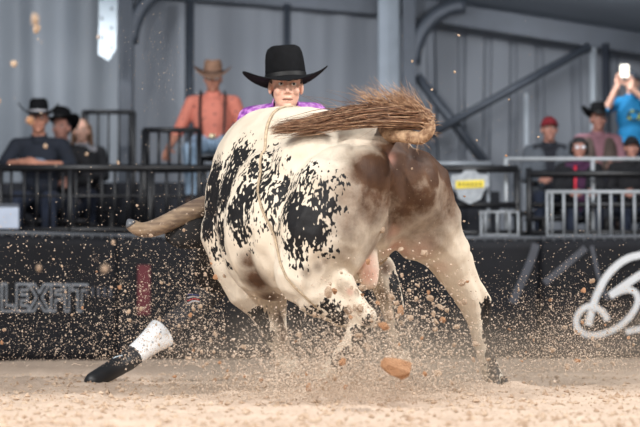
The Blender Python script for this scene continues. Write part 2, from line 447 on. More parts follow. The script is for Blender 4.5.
# white notice box at the left edge
wb = empty('notice_box', P(8, 229, 17.3)); tag(wb, 'white notice box hung on the left crowd railing', 'box')
MB().box((0, 0, 0.10), (0.20, 0.06, 0.20)).build('body', mat('notice_white', (176, 186, 204), 0.5, 0.05), wb, bevel=0.008)
MB().box((0, 0, 0.215), (0.21, 0.07, 0.03)).build('lid', mat('notice_lid', (70, 74, 84), 0.5, 0.05), wb, bevel=0.005)
MB().tube([(0, 0.03, 0.22), (0, 0.2, 0.22)], 0.012, 8).build('hook', BLACK_STEEL, wb)

# ------------------------------------------------------------------ arena barrier with banners
BAN = mat('banner_black', (16, 18, 24), 0.65, 0.2, 2.5, bump=0.25, bscale=3.5, spec=0.25)
TOPR = mat('barrier_top_rail', (96, 101, 108), 0.5, 0.1, 30)
BH = 1.06
bp_pts = [(-5.2, 14.3), (-3.4, 15.35), (-1.75, 16.3), (-0.2, 16.7), (1.95, 16.8), (4.4, 15.95)]
blab = ['black banner barrier panel at the far end of the bent left fence', 'black banner barrier panel with outlined grey lettering', 'black banner barrier panel with red mark behind the horn',
        'black banner barrier panel with one grey diagonal band behind the bull', 'black banner barrier panel with white looped emblem']
panels = []
for k in range(5):
    a = Vector((*bp_pts[k], 0)); b = Vector((*bp_pts[k + 1], 0)); d = b - a; L = d.length; ang = math.atan2(d.y, d.x)
    root = empty('barrier_panel', a, ang); tag(root, blab[k], 'barrier', 'banner barrier panels around the arena')
    n = int(L / 0.05); vs = []; fs = []; nz = 12
    for i in range(n + 1):
        for j in range(nz + 1):
            x = L * i / n; z = 0.0 + BH * j / nz
            w = 0.010 * math.sin(x * 5 + k) * math.sin(z * 3) + 0.006 * noise.noise(Vector((x * 4, z * 3, k)))
            vs.append((x, w, z))
    for i in range(n):
        for j in range(nz): fs.append((i * (nz + 1) + j, (i + 1) * (nz + 1) + j, (i + 1) * (nz + 1) + j + 1, i * (nz + 1) + j + 1))
    o = MB().add(vs, fs).build('banner', BAN, root, smooth=True)
    s = o.modifiers.new('t', 'SOLIDIFY'); s.thickness = 0.008; s.offset = -1
    MB().tube([(0, 0.01, BH + 0.012), (L, 0.01, BH + 0.012)], 0.017, 8).build('top_rail', TOPR, root, smooth=True)
    me = None
    for i in range(int(L / 0.09)):
        if me is None: t = MB().tube([(0, 0.01, BH - 0.018), (0, 0.01, BH + 0.030)], 0.006, 6).build('eyelet_tie', TOPR, root); me = t.data
        else: t = link('eyelet_tie', me, TOPR, root)
        t.location.x = 0.045 + i * 0.09; t.location.y = -0.018
    for x in (0.04, L - 0.04): MB().bar((x, 0.06, 0), (x, 0.06, BH), 0.06, 0.06).build('post', BLACK_STEEL, root)
    MB().bar((0.04, 0.06, 0.12), (L - 0.04, 0.06, 0.12), 0.04, 0.04).build('lower_rail', BLACK_STEEL, root)
    panels.append((root, a, d.normalized(), L))
def on_panel(k, px, py):
    """Panel coordinates (along, up) of the point of panel k seen at px, py."""
    root, a, d, L = panels[k]
    y = 16.0
    for _ in range(20):
        w = P(px, py, y); t = (w.x - a.x) / d.x; y = a.y + d.y * t
    return t, P(px, py, y).z
def ribbon(k, pts, w, m, name='print', y=-0.02, n=40, th=0.005, taper=False):
    """A flat printed stroke on barrier panel k through the given picture points."""
    root = panels[k][0]
    q = bez([Vector((*on_panel(k, *p), 0)) for p in pts], n)
    vs = []; fs = []
    for i, p in enumerate(q):
        t = (q[min(i + 1, n - 1)] - q[max(i - 1, 0)]).normalized(); nn = Vector((-t.y, t.x, 0)); ww = w / 2 * (1 if not taper else 0.35 + 0.65 * math.sin(math.pi * i / (n - 1)) ** 0.5)
        for s in (-1, 1):
            e = p + nn * (ww * s); vs += [(e.x, y, e.y), (e.x, y + th, e.y)]
    for i in range(n - 1):
        a = 4 * i
        fs += [(a, a + 4, a + 6, a + 2), (a + 1, a + 3, a + 7, a + 5), (a, a + 1, a + 5, a + 4), (a + 2, a + 6, a + 7, a + 3)]
    fs += [(0, 2, 3, 1), (4 * n - 4, 4 * n - 3, 4 * n - 1, 4 * n - 2)]
    return MB().add(vs, fs).build(name, m, root)
EMB = mat('emblem_white', (208, 212, 216), 0.45, 0.05)
def z5(x, y): return (540 + x / 3.71, 235 + y / 3.71)
ribbon(4, [z5(470, 55), z5(371, 75), z5(325, 88), z5(285, 115), z5(248, 155), z5(220, 205), z5(200, 255), z5(190, 295), z5(180, 335)], 0.062, EMB, 'emblem_stroke')
ribbon(4, [z5(252, 318), z5(240, 292), z5(215, 272), z5(180, 265), z5(150, 285), z5(136, 318), z5(146, 350), z5(180, 371), z5(230, 368), z5(290, 343), z5(338, 300), z5(364, 252), z5(358, 215), z5(328, 203), z5(290, 214), z5(262, 228)], 0.052, EMB, 'emblem_stroke', -0.027, 70)
ribbon(4, [z5(262, 226), z5(310, 192), z5(372, 150), z5(450, 105)], 0.066, EMB, 'emblem_stroke', -0.034)
ribbon(4, [z5(320, 360), z5(371, 348), z5(430, 335)], 0.05, EMB, 'emblem_stroke')
ribbon(4, [z5(364, 252), z5(420, 240), z5(470, 250)], 0.05, EMB, 'emblem_stroke', -0.034)
BANDM = mat('banner_band_grey', (62, 66, 76), 0.5, 0.15, 5)
ribbon(3, [(536, 244), (530, 262), (520, 285), (512, 303)], 0.07, BANDM, 'diagonal_band', -0.018)
ribbon(4, [(586, 248), (570, 262), (545, 283)], 0.06, BANDM, 'diagonal_band', -0.02)
ribbon(4, [(592, 246), (600, 280), (608, 300)], 0.035, BANDM, 'diagonal_band', -0.015)
# lettering: outlined grey capitals
def text_mesh(body, size, off, m, name, parent, loc, ext=0.002, sx=1.0):
    cu = bpy.data.curves.new(name, 'FONT'); cu.body = body; cu.size = size; cu.space_character = 1.2; cu.offset = off; cu.extrude = ext
    t = bpy.data.objects.new('tmp', cu); COL.objects.link(t)
    dg = bpy.context.evaluated_depsgraph_get(); dg.update()
    me = bpy.data.meshes.new_from_object(t.evaluated_get(dg))
    bpy.data.objects.remove(t)
    me.materials.clear()
    xs = [v.co.x for v in me.vertices]; x0, x1 = min(xs), max(xs)
    for v in me.vertices: v.co.x = (v.co.x - x1) * sx
    o = link(name, me, m, parent); o.location = loc; o.rotation_euler = (math.pi / 2, 0, 0)
    return o, (x1 - x0) * sx
tr, tz = on_panel(1, 87, 310); tl, _ = on_panel(1, -14, 310)
OUTL = mat('letter_outline', (128, 134, 142), 0.5, 0.05)
rootp = panels[1][0]
zc = tz
w_full = tr - tl
o1, w = text_mesh('FLEXFIT', 0.30, 0.020, OUTL, 'letter_outline', rootp, (tr, -0.018, zc))
o1.scale.x = w_full / w
o2, w2 = text_mesh('FLEXFIT', 0.30, 0.001, BAN, 'letter_face', o1, (-0.019, 0, 0.005))
o2.rotation_euler = (0, 0, 0); 
# red mark with small grey marks
RED = mat('banner_red', (88, 22, 34), 0.6, 0.1)
t0, z0 = on_panel(2, 137, 315); t1, z1 = on_panel(2, 150, 265)
MB().box(((t0 + t1) / 2, -0.018, (z0 + z1) / 2), (t1 - t0, 0.005, z1 - z0)).build('red_mark', RED, panels[2][0])
t0, z0 = on_panel(1, 104, 292)
for k in range(5):
    MB().box((t0 - 0.17 + k * 0.055, -0.02, z0), (0.022, 0.004, 0.09 - 0.01 * (k % 2))).build('small_mark', BANDM, panels[1][0])

# ------------------------------------------------------------------ people
def skin_mat(name, rgb): return mat(name, rgb, 0.5, 0.08, 20, spec=0.4)
EYE_W = mat('eye_white', (225, 222, 218), 0.3, 0.02)
EYE_D = mat('eye_dark', (30, 26, 26), 0.2, 0.02)
def frame_of(d, xdir):
    z = Vector(d).normalized(); x = Vector(xdir); x = (x - z * x.dot(z)).normalized(); y = z.cross(x)
    return Matrix((x, y, z)).transposed()

def hand_shape(mb, w, d, n, side, curl=0.5, r=0.0088, spread=0.06):
    """Palm, four fingers and a thumb; d points along the hand, n out of the palm, side is the thumb's side."""
    w = Vector(w); d = Vector(d).normalized(); n = Vector(n); n = (n - d * n.dot(d)).normalized(); s = Vector(side); s = (s - d * s.dot(d) - n * s.dot(n)).normalized()
    lens = [(0.042, 0.026, 0.02), (0.046, 0.03, 0.022), (0.043, 0.028, 0.021), (0.034, 0.021, 0.018)]
    for k in range(4):
        off = 0.031 - k * 0.0205
        base = w + d * 0.012 + s * off * 0.6
        kn = w + d * (0.088 - 0.006 * abs(k - 1)) + s * off
        mb.capsule(base, 0.016, kn, 0.0125, 10, 3)
        p = kn; a = 0.25 * curl; ray = (d + s * (spread * (1.5 - k))).normalized()
        for q, l in enumerate(lens[k]):
            dr = ray * math.cos(a) + n * math.sin(a)
            e = p + dr * l
            mb.capsule(p, r * (1.08 - 0.08 * q), e, r * (1.0 - 0.08 * q), 10, 3)
            p = e; a += 0.75 * curl
    tb = w + d * 0.028 + s * 0.03
    t1 = tb + (d * 0.6 + s * 0.75 + n * 0.25 * curl).normalized() * 0.042
    t2 = t1 + (d * 0.85 + s * 0.3 + n * 0.5 * curl).normalized() * 0.032
    mb.capsule(w + d * 0.01 + s * 0.012, 0.017, tb, 0.0145, 10, 3); mb.capsule(tb, 0.0135, t1, 0.011, 10, 3); mb.capsule(t1, 0.0108, t2, 0.0088, 10, 3)

def cowboy_hat(parent, M, m, band, brim=(0.20, 0.225), curl=0.075, crown_h=0.125, back_tilt=0.0, roll=0.0, cw=1.0, zo=0.058):
    """Crown (part) with brim and band (sub-parts), in head space via matrix M."""
    rings = []; N = 36
    T = M @ Matrix.Translation((0, 0.008, zo)) @ Matrix.Rotation(back_tilt, 4, 'X') @ Matrix.Rotation(roll, 4, 'Y')
    prof = [(0.0, 1.06), (0.03, 1.04), (0.07, 1.0), (0.095, 0.95), (0.113, 0.86), (0.122, 0.70), (0.118, 0.45), (0.108, 0.2)]
    for h, k in prof:
        ring = []
        for j in range(N):
            a = 2 * math.pi * j / N
            pinch = 1 - 0.16 * max(0, h / 0.12) ** 2 * max(0, -math.sin(a)) ** 2
            x = 0.084 * cw * k * math.cos(a) * pinch; y = 0.102 * k * math.sin(a)
            z = h * crown_h / 0.122
            if k < 0.75: z -= 0.016 * (1 - abs(math.cos(a)))
            z += 0.010 * math.sin(a) * h / 0.12 * -1
            ring.append(T @ Vector((x, y, z)))
        rings.append(ring)
    hat = MB().loft(rings).build('hat', m, parent, smooth=True)
    vs = []; fs = []; R = 9
    for i in range(R + 1):
        t = i / R
        for j in range(N):
            a = 2 * math.pi * j / N
            c, s = math.cos(a), math.sin(a)
            ri_x, ri_y = 0.082 * cw, 0.100
            x = c * (ri_x + (brim[0] - ri_x) * t); y = s * (ri_y + (brim[1] - ri_y) * t)
            z = curl * (abs(c) ** 2.2) * t ** 1.8 - 0.022 * (abs(s) ** 2) * t ** 1.3 - 0.012 * t * (1 - abs(c)) + 0.004
            x *= 1 - 0.10 * abs(c) * t ** 2 * (curl / 0.075)
            vs.append(T @ Vector((x, y, z)))
    for i in range(R):
        for j in range(N):
            k = (j + 1) % N
            fs.append((i * N + j, i * N + k, (i + 1) * N + k, (i + 1) * N + j))
    b = MB().add(vs, fs).build('hat_brim', m, hat, smooth=True)
    so = b.modifiers.new('t', 'SOLIDIFY'); so.thickness = 0.005; so.offset = 0
    rings = [[T @ Vector((0.084 * cw * k * math.cos(2 * math.pi * j / N), 0.102 * k * math.sin(2 * math.pi * j / N), z)) for j in range(N)] for z, k in ((0.006, 1.075), (0.026, 1.07))]
    MB().loft(rings, False).build('hat_band', band, hat, smooth=True)
    return hat

def baseball_cap(parent, M, m):
    T = M @ Matrix.Translation((0, 0.01, 0.045))
    rings = []
    N = 28
    for i in range(8):
        t = i / 7 * math.pi / 2 * 0.97
        rings.append([T @ Vector((0.085 * math.cos(t) * math.cos(2 * math.pi * j / N), 0.104 * math.cos(t) * math.sin(2 * math.pi * j / N), 0.085 * math.sin(t))) for j in range(N)])
    cap = MB().loft(rings).build('cap', m, parent, smooth=True)
    vs = []; fs = []
    for i in range(5):
        for j in range(13):
            a = math.pi + math.pi * j / 12; r = 1 + 0.75 * i / 4 * abs(math.sin(a)) ** 0.7
            vs.append(T @ Vector((0.083 * math.cos(a) * (1 + 0.02 * i), 0.10 * math.sin(a) * r, 0.012 - 0.02 * abs(math.cos(a)) * i / 4 - 0.004 * i)))
    for i in range(4):
        for j in range(12): fs.append((i * 13 + j, i * 13 + j + 1, (i + 1) * 13 + j + 1, (i + 1) * 13 + j))
    b = MB().add(vs, fs).build('cap_peak', m, cap, smooth=True)
    so = b.modifiers.new('t', 'SOLIDIFY'); so.thickness = 0.004
    return cap

def stand(h=0.0):
    return dict(pel=(0, 0, 0.98), chest=(0, 0, 1.30), neck=(0, 0.01, 1.50), head=(0, -0.01, 1.665),
                sha=(-0.19, 0.01, 1.44), shb=(0.19, 0.01, 1.44), ela=(-0.25, 0.03, 1.16), elb=(0.25, 0.03, 1.16), wra=(-0.24, -0.08, 0.93), wrb=(0.24, -0.08, 0.93),
                hpa=(-0.095, 0, 0.94), hpb=(0.095, 0, 0.94), kna=(-0.11, -0.03, 0.51), knb=(0.11, -0.03, 0.51), ana=(-0.12, 0.02, 0.09), anb=(0.12, 0.02, 0.09), toa=(-0.14, -0.15, 0.035), tob=(0.14, -0.15, 0.035))
def seat():
    return dict(pel=(0, 0.02, 0.51), chest=(0, 0.0, 0.84), neck=(0, -0.02, 1.05), head=(0, -0.05, 1.22),
                sha=(-0.19, -0.01, 0.99), shb=(0.19, -0.01, 0.99), ela=(-0.25, -0.10, 0.73), elb=(0.25, -0.10, 0.73), wra=(-0.14, -0.33, 0.70), wrb=(0.14, -0.33, 0.70),
                hpa=(-0.10, 0.0, 0.50), hpb=(0.10, 0.0, 0.50), kna=(-0.14, -0.44, 0.50), knb=(0.14, -0.44, 0.50), ana=(-0.14, -0.42, 0.09), anb=(0.14, -0.42, 0.09), toa=(-0.16, -0.60, 0.035), tob=(0.16, -0.60, 0.035))

def person(label, loc, J, skin, shirt, pants, shoes, sleeve='long', yaw=0.0, scale=1.0, hair=None, hairstyle='short', look=(0, 0, 0), build=1.0,
           hands=None, hs=1.0, bs=1.0, voxel=0.0075, hat=None, detail=False, brow=None, collar=None):
    root = empty('person', loc, yaw, scale)
    tag(root, label, 'person')
    V = {k: Vector(v) for k, v in J.items()}
    b = MB()
    B = build
    spine = V['chest'] - V['pel']; sx = V['shb'] - V['sha']
    Rc = frame_of(V['neck'] - V['pel'], sx); Rp = frame_of(spine, V['hpb'] - V['hpa'])
    def torso(mb, g, low=True):
        mb.ell(V['chest'], (0.165 * B + g, 0.112 * B + g, 0.215), Rc)
        mb.ell(V['chest'].lerp(V['pel'], 0.55), (0.145 * B + g, 0.102 * B + g, 0.17), Rc)
        mb.ell(V['pel'], (0.16 * B + g, 0.115 * B + g, 0.14), Rp)
        for s in 'ab':
            mb.capsule(V['neck'] - Vector((0, 0, 0.03)), 0.05 + g, V['sh' + s], 0.058 * B + g)
    def arm(mb, s, g, upto=2):
        mb.capsule(V['sh' + s], 0.058 * B + g, V['el' + s], 0.044 * B + g)
        if upto == 2: mb.capsule(V['el' + s], 0.043 * B + g, V['wr' + s], 0.029 + g)
        elif upto == 1.5: mb.capsule(V['el' + s], 0.043 * B + g, V['el' + s].lerp(V['wr' + s], 0.3), 0.04 + g)
    torso(b, 0)
    M = Matrix.Translation(V['head']) @ Matrix.Rotation(look[0], 4, 'Z') @ Matrix.Rotation(look[1], 4, 'X') @ Matrix.Rotation(look[2], 4, 'Y') @ Matrix.Scale(hs, 4)
    H = lambda *p: M @ Vector(p)
    R3 = M.to_3x3()
    b.capsule(V['neck'] - Vector((0, 0, 0.03)), 0.062, H(0, 0.02, -0.06), 0.054)
    b.ell(H(0, 0.012, 0.035), (0.074, 0.094, 0.095), R3)
    b.ell(H(0, -0.028, -0.035), (0.064, 0.066, 0.085), R3)
    b.ell(H(0, -0.035, -0.075), (0.050, 0.055, 0.045), R3)
    b.ell(H(0, -0.076, -0.102), (0.024, 0.020, 0.019), R3)
    b.capsule(H(0, -0.090, 0.018), 0.0095, H(0, -0.112, -0.030), 0.0125); b.capsule(H(-0.013, -0.098, -0.036), 0.009, H(0.013, -0.098, -0.036), 0.009)
    b.capsule(H(-0.036, -0.078, 0.030), 0.014, H(0.036, -0.078, 0.030), 0.014)
    for s in (-1, 1):
        b.ell(H(s * 0.040, -0.066, -0.028), (0.022, 0.024, 0.024), R3)
        b.ell(H(s * 0.077, 0.008, -0.008), (0.011, 0.020, 0.032), R3)
        b.capsule(H(s * 0.012, -0.090, -0.060), 0.0085, H(0, -0.094, -0.060), 0.009)
        b.capsule(H(s * 0.010, -0.086, -0.077), 0.0085, H(0, -0.090, -0.077), 0.009)
    for s in 'ab':
        arm(b, s, 0)
        hd = (hands or {}).get(s)
        d = V['wr' + s] - V['el' + s]
        if hd: hand_shape(b, V['wr' + s], hd.get('d', d), hd['n'], hd['t'], hd.get('c', 0.6), spread=hd.get('s', 0.06))
        else: hand_shape(b, V['wr' + s], d, (0.0 - (0.6 if s == 'b' else -0.6), 0.3, -0.5), (0, -1, 0.4), 0.7)
        b.capsule(V['hp' + s], 0.088 * B, V['kn' + s], 0.056); b.capsule(V['kn' + s], 0.055, V['an' + s].lerp(V['kn' + s], 0.6), 0.056); b.capsule(V['an' + s].lerp(V['kn' + s], 0.6), 0.056, V['an' + s], 0.036)
        b.capsule(V['an' + s], 0.035, V['to' + s], 0.03)
    b.remesh('body', skin, root, voxel, 2)
    # eyes, brows, mouth
    for s in (-1, 1):
        e = MB().ell(H(s * 0.031, -0.0815, 0.0065), (0.0135, 0.010, 0.0085), R3, 12, 8).build('eye', EYE_W, root, smooth=True)
        MB().ell(H(s * 0.031, -0.0895, 0.0065), (0.0062, 0.0035, 0.0062), R3, 10, 6).build('iris', EYE_D, e, smooth=True)
        MB().tube([H(s * 0.013, -0.0935, 0.025), H(s * 0.031, -0.0950, 0.031), H(s * 0.049, -0.0830, 0.026)], [0.003, 0.0038, 0.0022], 6).build('eyebrow', brow or hair or EYE_D, root, smooth=True)
    MB().tube([H(-0.024, -0.0900, -0.0690), H(-0.01, -0.0998, -0.0680), H(0.01, -0.0998, -0.0680), H(0.024, -0.0900, -0.0690)], 0.0028, 6).build('mouth', mat('mouth', (120, 62, 56), 0.5), root, smooth=True)
    # clothes
    c = MB(); torso(c, 0.013)
    for s in 'ab': arm(c, s, 0.012, 2 if sleeve == 'long' else 1.5 if sleeve == 'elbow' else 1)
    sh = c.remesh('shirt', shirt, root, max(voxel, 0.009), 3)
    cb = MB().tube([H(0, 0.02, -0.06).lerp(V['neck'], k) for k in (0.75, 1.02)], [0.068, 0.078], 20)
    cb = MB()
    ax = (H(0, 0.02, -0.06) - V['neck']).normalized(); fx = frame_of(ax, sx)
    rings = []
    for kk, (hh, rr) in enumerate(((-0.01, 0.083), (0.025, 0.076), (0.052, 0.074), (0.05, 0.068), (0.02, 0.066))):
        rings.append([V['neck'] + Vector((0, 0.0, 0)) + fx @ Vector((rr * math.cos(2 * math.pi * j / 24), rr * 1.02 * math.sin(2 * math.pi * j / 24), hh + 0.012 * math.sin(2 * math.pi * j / 24))) for j in range(24)])
    cb.loft(rings, False).build('collar', collar or shirt, sh, smooth=True)
    p = MB()
    p.ell(V['pel'] - Vector((0, 0, 0.02)), (0.172 * B, 0.13 * B, 0.12), Rp)
    for s in 'ab':
        p.capsule(V['hp' + s], 0.10 * B, V['kn' + s], 0.072); p.capsule(V['kn' + s], 0.07, V['an' + s], 0.058)
    p.remesh('trousers', pants, root, max(voxel, 0.010), 2)
    for s in 'ab':
        q = MB(); d = (V['to' + s] - V['an' + s]); hb = V['an' + s] - d * 0.25; hb.z = V['to' + s].z if abs(d.z) < 0.07 else hb.z
        q.capsule(V['an' + s] + (V['kn' + s] - V['an' + s]) * 0.12, 0.05, V['an' + s], 0.046); q.capsule(V['an' + s], 0.044 * bs, V['to' + s], 0.038 * bs); q.capsule(hb, 0.036, V['to' + s], 0.036 * bs)
        q.remesh('boot', shoes, root, 0.01, 2)
    # hair
    if hair:
        h = MB()
        h.ell(H(0, 0.024, 0.045), (0.081, 0.092, 0.092), R3)
        h.ell(H(0, 0.045, -0.005), (0.076, 0.070, 0.075), R3)
        for s in (-1, 1): h.capsule(H(s * 0.069, 0.0, 0.03), 0.016, H(s * 0.071, 0.012, -0.005), 0.010)
        if hairstyle == 'long':
            for s in (-1, 1):
                for q in range(6):
                    a = 0.1 + q * 0.28
                    x0 = s * 0.082 * math.cos(a); y0 = 0.02 + 0.085 * math.sin(a)
                    h.capsule(H(x0, y0 - 0.02, 0.05), 0.024, H(x0 * 1.18, y0, -0.06), 0.026); h.capsule(H(x0 * 1.18, y0, -0.06), 0.026, H(x0 * 1.25 + 0.01 * math.sin(q * 2.1), y0, -0.16), 0.022)
        if hairstyle == 'bob':
            for s in (-1, 1):
                for q in range(5):
                    a = 0.0 + q * 0.32
                    x0 = s * 0.084 * math.cos(a); y0 = 0.015 + 0.085 * math.sin(a)
                    h.capsule(H(x0, y0 - 0.02, 0.06), 0.026, H(x0 * 1.1, y0, -0.05), 0.022)
            for q in range(-2, 3): h.capsule(H(q * 0.022, -0.05, 0.10), 0.022, H(q * 0.026, -0.078, 0.062), 0.012)
        if hairstyle == 'messy':
            for q in range(14):
                a = q / 14 * 6.28; h.capsule(H(0.05 * math.cos(a), 0.02 + 0.06 * math.sin(a), 0.10), 0.02, H(0.082 * math.cos(a + 0.3), 0.02 + 0.085 * math.sin(a + 0.3), 0.085), 0.012)
        h.remesh('hair', hair, root, 0.009, 1)
    if hat: hat(root, M)
    return root, V, M

SK1 = skin_mat('skin_light', (228, 180, 158)); SK2 = skin_mat('skin_tan', (176, 124, 104)); SK3 = skin_mat('skin_rosy', (188, 136, 120))
HB = mat('hair_brown', (66, 48, 38), 0.7, 0.3, 60); HK = mat('hair_black', (24, 22, 24), 0.6, 0.3, 60); HBL = mat('hair_blond', (112, 84, 64), 0.7, 0.25, 50)
FELT_BLACK = mat('felt_black', (15, 16, 19), 0.9, 0.2, 30, bump=0.1, bscale=120, spec=0.2); BAND_BLACK = mat('band_black', (10, 10, 12), 0.6)
JEANS = mat('jeans_light', (142, 166, 190), 0.9, 0.15, 8, bump=0.1); DENIM = mat('jeans_dark', (36, 44, 62), 0.9, 0.15, 8); NAVY = mat('shirt_navy', (22, 28, 40), 0.9, 0.15, 8)
LEATHER = mat('boot_leather', (58, 42, 34), 0.6)
def seat_root(px, Y, lx=0.0): return P(px, 130, Y).x - lx
def hang(n, t, **k): return dict(n=n, t=t, **k)

# left spectators
J = seat(); J.update(ela=(-0.30, -0.22, 0.80), elb=(0.30, -0.22, 0.80), wra=(-0.10, -0.42, 0.82), wrb=(0.10, -0.44, 0.80), chest=(0, -0.06, 0.84), neck=(0, -0.10, 1.04), head=(0.0, -0.14, 1.22), sha=(-0.2, -0.08, 0.99), shb=(0.2, -0.08, 0.99))
r, V, M = person('seated cowboy in navy printed shirt and black hat leaning on railing', (seat_root(37.5, 18.5), 18.72, PLAT), J, SK2, NAVY, DENIM, LEATHER, 'elbow', build=1.04, hair=HB,
                 hat=lambda r, M: cowboy_hat(r, M, FELT_BLACK, mat('band_silver', (150, 150, 155), 0.4), (0.20, 0.215), 0.085), look=(0.1, 0.05, 0), scale=1.12)
PRINT = mat('shirt_print', (120, 136, 156), 0.8)
sh = [c for c in r.children if c.name.startswith('shirt')][0]
for q in range(9):   # arched print on the chest
    a = math.pi * (0.1 + 0.8 * q / 8); MB().ell((0.005 - 0.085 * math.cos(a), -0.188 - 0.012 * math.sin(a), 0.80 + 0.055 * math.sin(a)), (0.011, 0.006, 0.022), nu=8, nv=6).build('print', PRINT, sh)
MB().box((0.005, -0.185, 0.775), (0.11, 0.012, 0.016)).build('print', PRINT, sh)
J = seat(); J['head'] = (0, -0.06, 1.22)
r, V, M = person('dark haired spectator in black hat half hidden behind the navy shirt cowboy', (seat_root(60, 19.3), 19.47, PLAT), J, SK3, mat('shirt_black', (26, 26, 30), 0.9), DENIM, LEATHER, hair=HK, look=(-0.2, 0, 0),
                 hat=lambda r, M: cowboy_hat(r, M, FELT_BLACK, BAND_BLACK, (0.17, 0.20), 0.06, back_tilt=-0.25), scale=1.12)
J = seat()
r, V, M = person('woman with wavy light brown hair in dark open jacket', (seat_root(80, 20.1), 20.3, 1.15), J, SK1, mat('blouse_grey', (150, 150, 156), 0.8, 0.3, 30), DENIM, LEATHER, hair=HBL, hairstyle='long', build=0.9, scale=1.0)
jk = MB()
for s, S in (('a', -1), ('b', 1)):
    jk.capsule(V['sh' + s], 0.075, V['el' + s], 0.062); jk.capsule(V['el' + s], 0.06, V['wr' + s], 0.045)
    jk.ell(V['chest'] + Vector((S * 0.108, 0.01, -0.04)), (0.09, 0.155, 0.25)); jk.capsule(V['neck'] + Vector((S * 0.06, 0.04, -0.02)), 0.05, V['sh' + s], 0.07)
jk.remesh('jacket', mat('jacket_dark', (28, 29, 34), 0.85), r, 0.01, 3)

# man in the salmon shirt
J = stand(); J.update(ela=(-0.31, 0.03, 1.20), wra=(-0.40, -0.22, 0.99), elb=(0.30, 0.05, 1.18), wrb=(0.20, -0.12, 0.98), pel=(0, 0.03, 1.10), hpa=(-0.10, 0.02, 1.07), hpb=(0.10, 0.02, 1.07), kna=(-0.19, -0.36, 0.98), knb=(0.20, -0.36, 0.98), ana=(-0.17, -0.30, 0.55), anb=(0.19, -0.30, 0.55), toa=(-0.19, -0.47, 0.495), tob=(0.22, -0.47, 0.495))
SAL = mat('shirt_salmon', (214, 122, 104), 0.85, 0.12, 8, bump=0.1, bscale=20)
def spotted(name, base, spot, sc):
    m = mat(name, base, 0.85)
    nt = m.node_tree; b = nt.nodes['Principled BSDF']
    tc = nt.nodes.new('ShaderNodeTexCoord'); v = nt.nodes.new('ShaderNodeTexVoronoi'); v.inputs['Scale'].default_value = sc
    nt.links.new(tc.outputs['Object'], v.inputs['Vector'])
    mr = nt.nodes.new('ShaderNodeMapRange'); mr.inputs['From Min'].default_value = 0.22; mr.inputs['From Max'].default_value = 0.16
    nt.links.new(v.outputs['Distance'], mr.inputs['Value'])
    mx = nt.nodes.new('ShaderNodeMix'); mx.data_type = 'RGBA'; mx.inputs['A'].default_value = (*lin(base), 1); mx.inputs['B'].default_value = (*lin(spot), 1)
    nt.links.new(mr.outputs[0], mx.inputs['Factor']); nt.links.new(mx.outputs['Result'], b.inputs['Base Color'])
    return m
SALM = spotted('shirt_salmon_flecked', (212, 128, 110), (130, 84, 78), 16)
TANFELT = mat('felt_tan', (140, 110, 92), 0.9, 0.12, 20, spec=0.2)
r, V, M = person('standing man in salmon shirt with black braces and tan hat', (P(213, 100, 18.75).x, 18.75, PLAT), J, SK2, SALM, JEANS, LEATHER, 'elbow', hair=HB, build=1.08, scale=1.075,
                 hat=lambda r, M: cowboy_hat(r, M, TANFELT, mat('band_brown', (80, 58, 48), 0.7), (0.185, 0.21), 0.055, back_tilt=0.12), look=(0.0, 0.12, 0), hands=dict(a=dict(n=(0.2, 0, -1), t=(1, -0.2, 0.1), d=(-0.05, -0.75, -0.5), c=0.5)))
st_ = empty('tall_stool', (P(213, 100, 18.75).x, 18.82, PLAT)); tag(st_, 'tall black stool under the man in the salmon shirt', 'stool')
MB().ell((0, 0, 1.00), (0.17, 0.17, 0.028)).build('seat', mat('stool_seat', (20, 20, 23), 0.6), st_, smooth=True)
for sx_ in (-1, 1):
    for sy_ in (-1, 1): MB().tube([(sx_ * 0.20, sy_ * 0.20, 0), (sx_ * 0.11, sy_ * 0.11, 0.99)], 0.016, 8).build('leg', BLACK_STEEL, st_, smooth=True)
for yy_, zz_ in ((-0.33, 0.46),):
    MB().tube([(-0.30, yy_, zz_), (0.30, yy_, zz_)], 0.016, 8).build('foot_rest', BLACK_STEEL, st_, smooth=True)
for sx_ in (-1, 1): MB().tube([(sx_ * 0.165, -0.165, 0.42), (sx_ * 0.20, -0.33, 0.46)], 0.013, 8).build('foot_rest_arm', BLACK_STEEL, st_, smooth=True)
BRACE = mat('braces_black', (26, 28, 34), 0.7)
sb = [c for c in r.children if c.name.startswith('shirt')][0]
for s in (-1, 1):
    pts = bez([(s * 0.10, 0.06, 1.50), (s * 0.11, -0.03, 1.525), (s * 0.115, -0.105, 1.44), (s * 0.115, -0.145, 1.30), (s * 0.11, -0.140, 1.20), (s * 0.105, -0.128, 1.13)], 16)
    MB().tube(pts, 0.034, 8, 0.3, up=(1, 0, 0)).build('brace_strap', BRACE, r, smooth=True)
MB().ell((0.0, -0.128, 1.12), (0.035, 0.012, 0.026)).build('belt_buckle', mat('buckle', (190, 180, 150), 0.3, metal=0.8), r, smooth=True)
SUNG = mat('sunglasses_reflection', (205, 200, 200), 0.2)  # pale reflection on the lenses painted as their colour
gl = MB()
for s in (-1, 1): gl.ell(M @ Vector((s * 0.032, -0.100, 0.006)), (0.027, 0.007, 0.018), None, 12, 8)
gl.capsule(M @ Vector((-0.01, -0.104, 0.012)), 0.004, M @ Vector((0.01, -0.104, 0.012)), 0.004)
gl.build('sunglasses', SUNG, r, smooth=True)

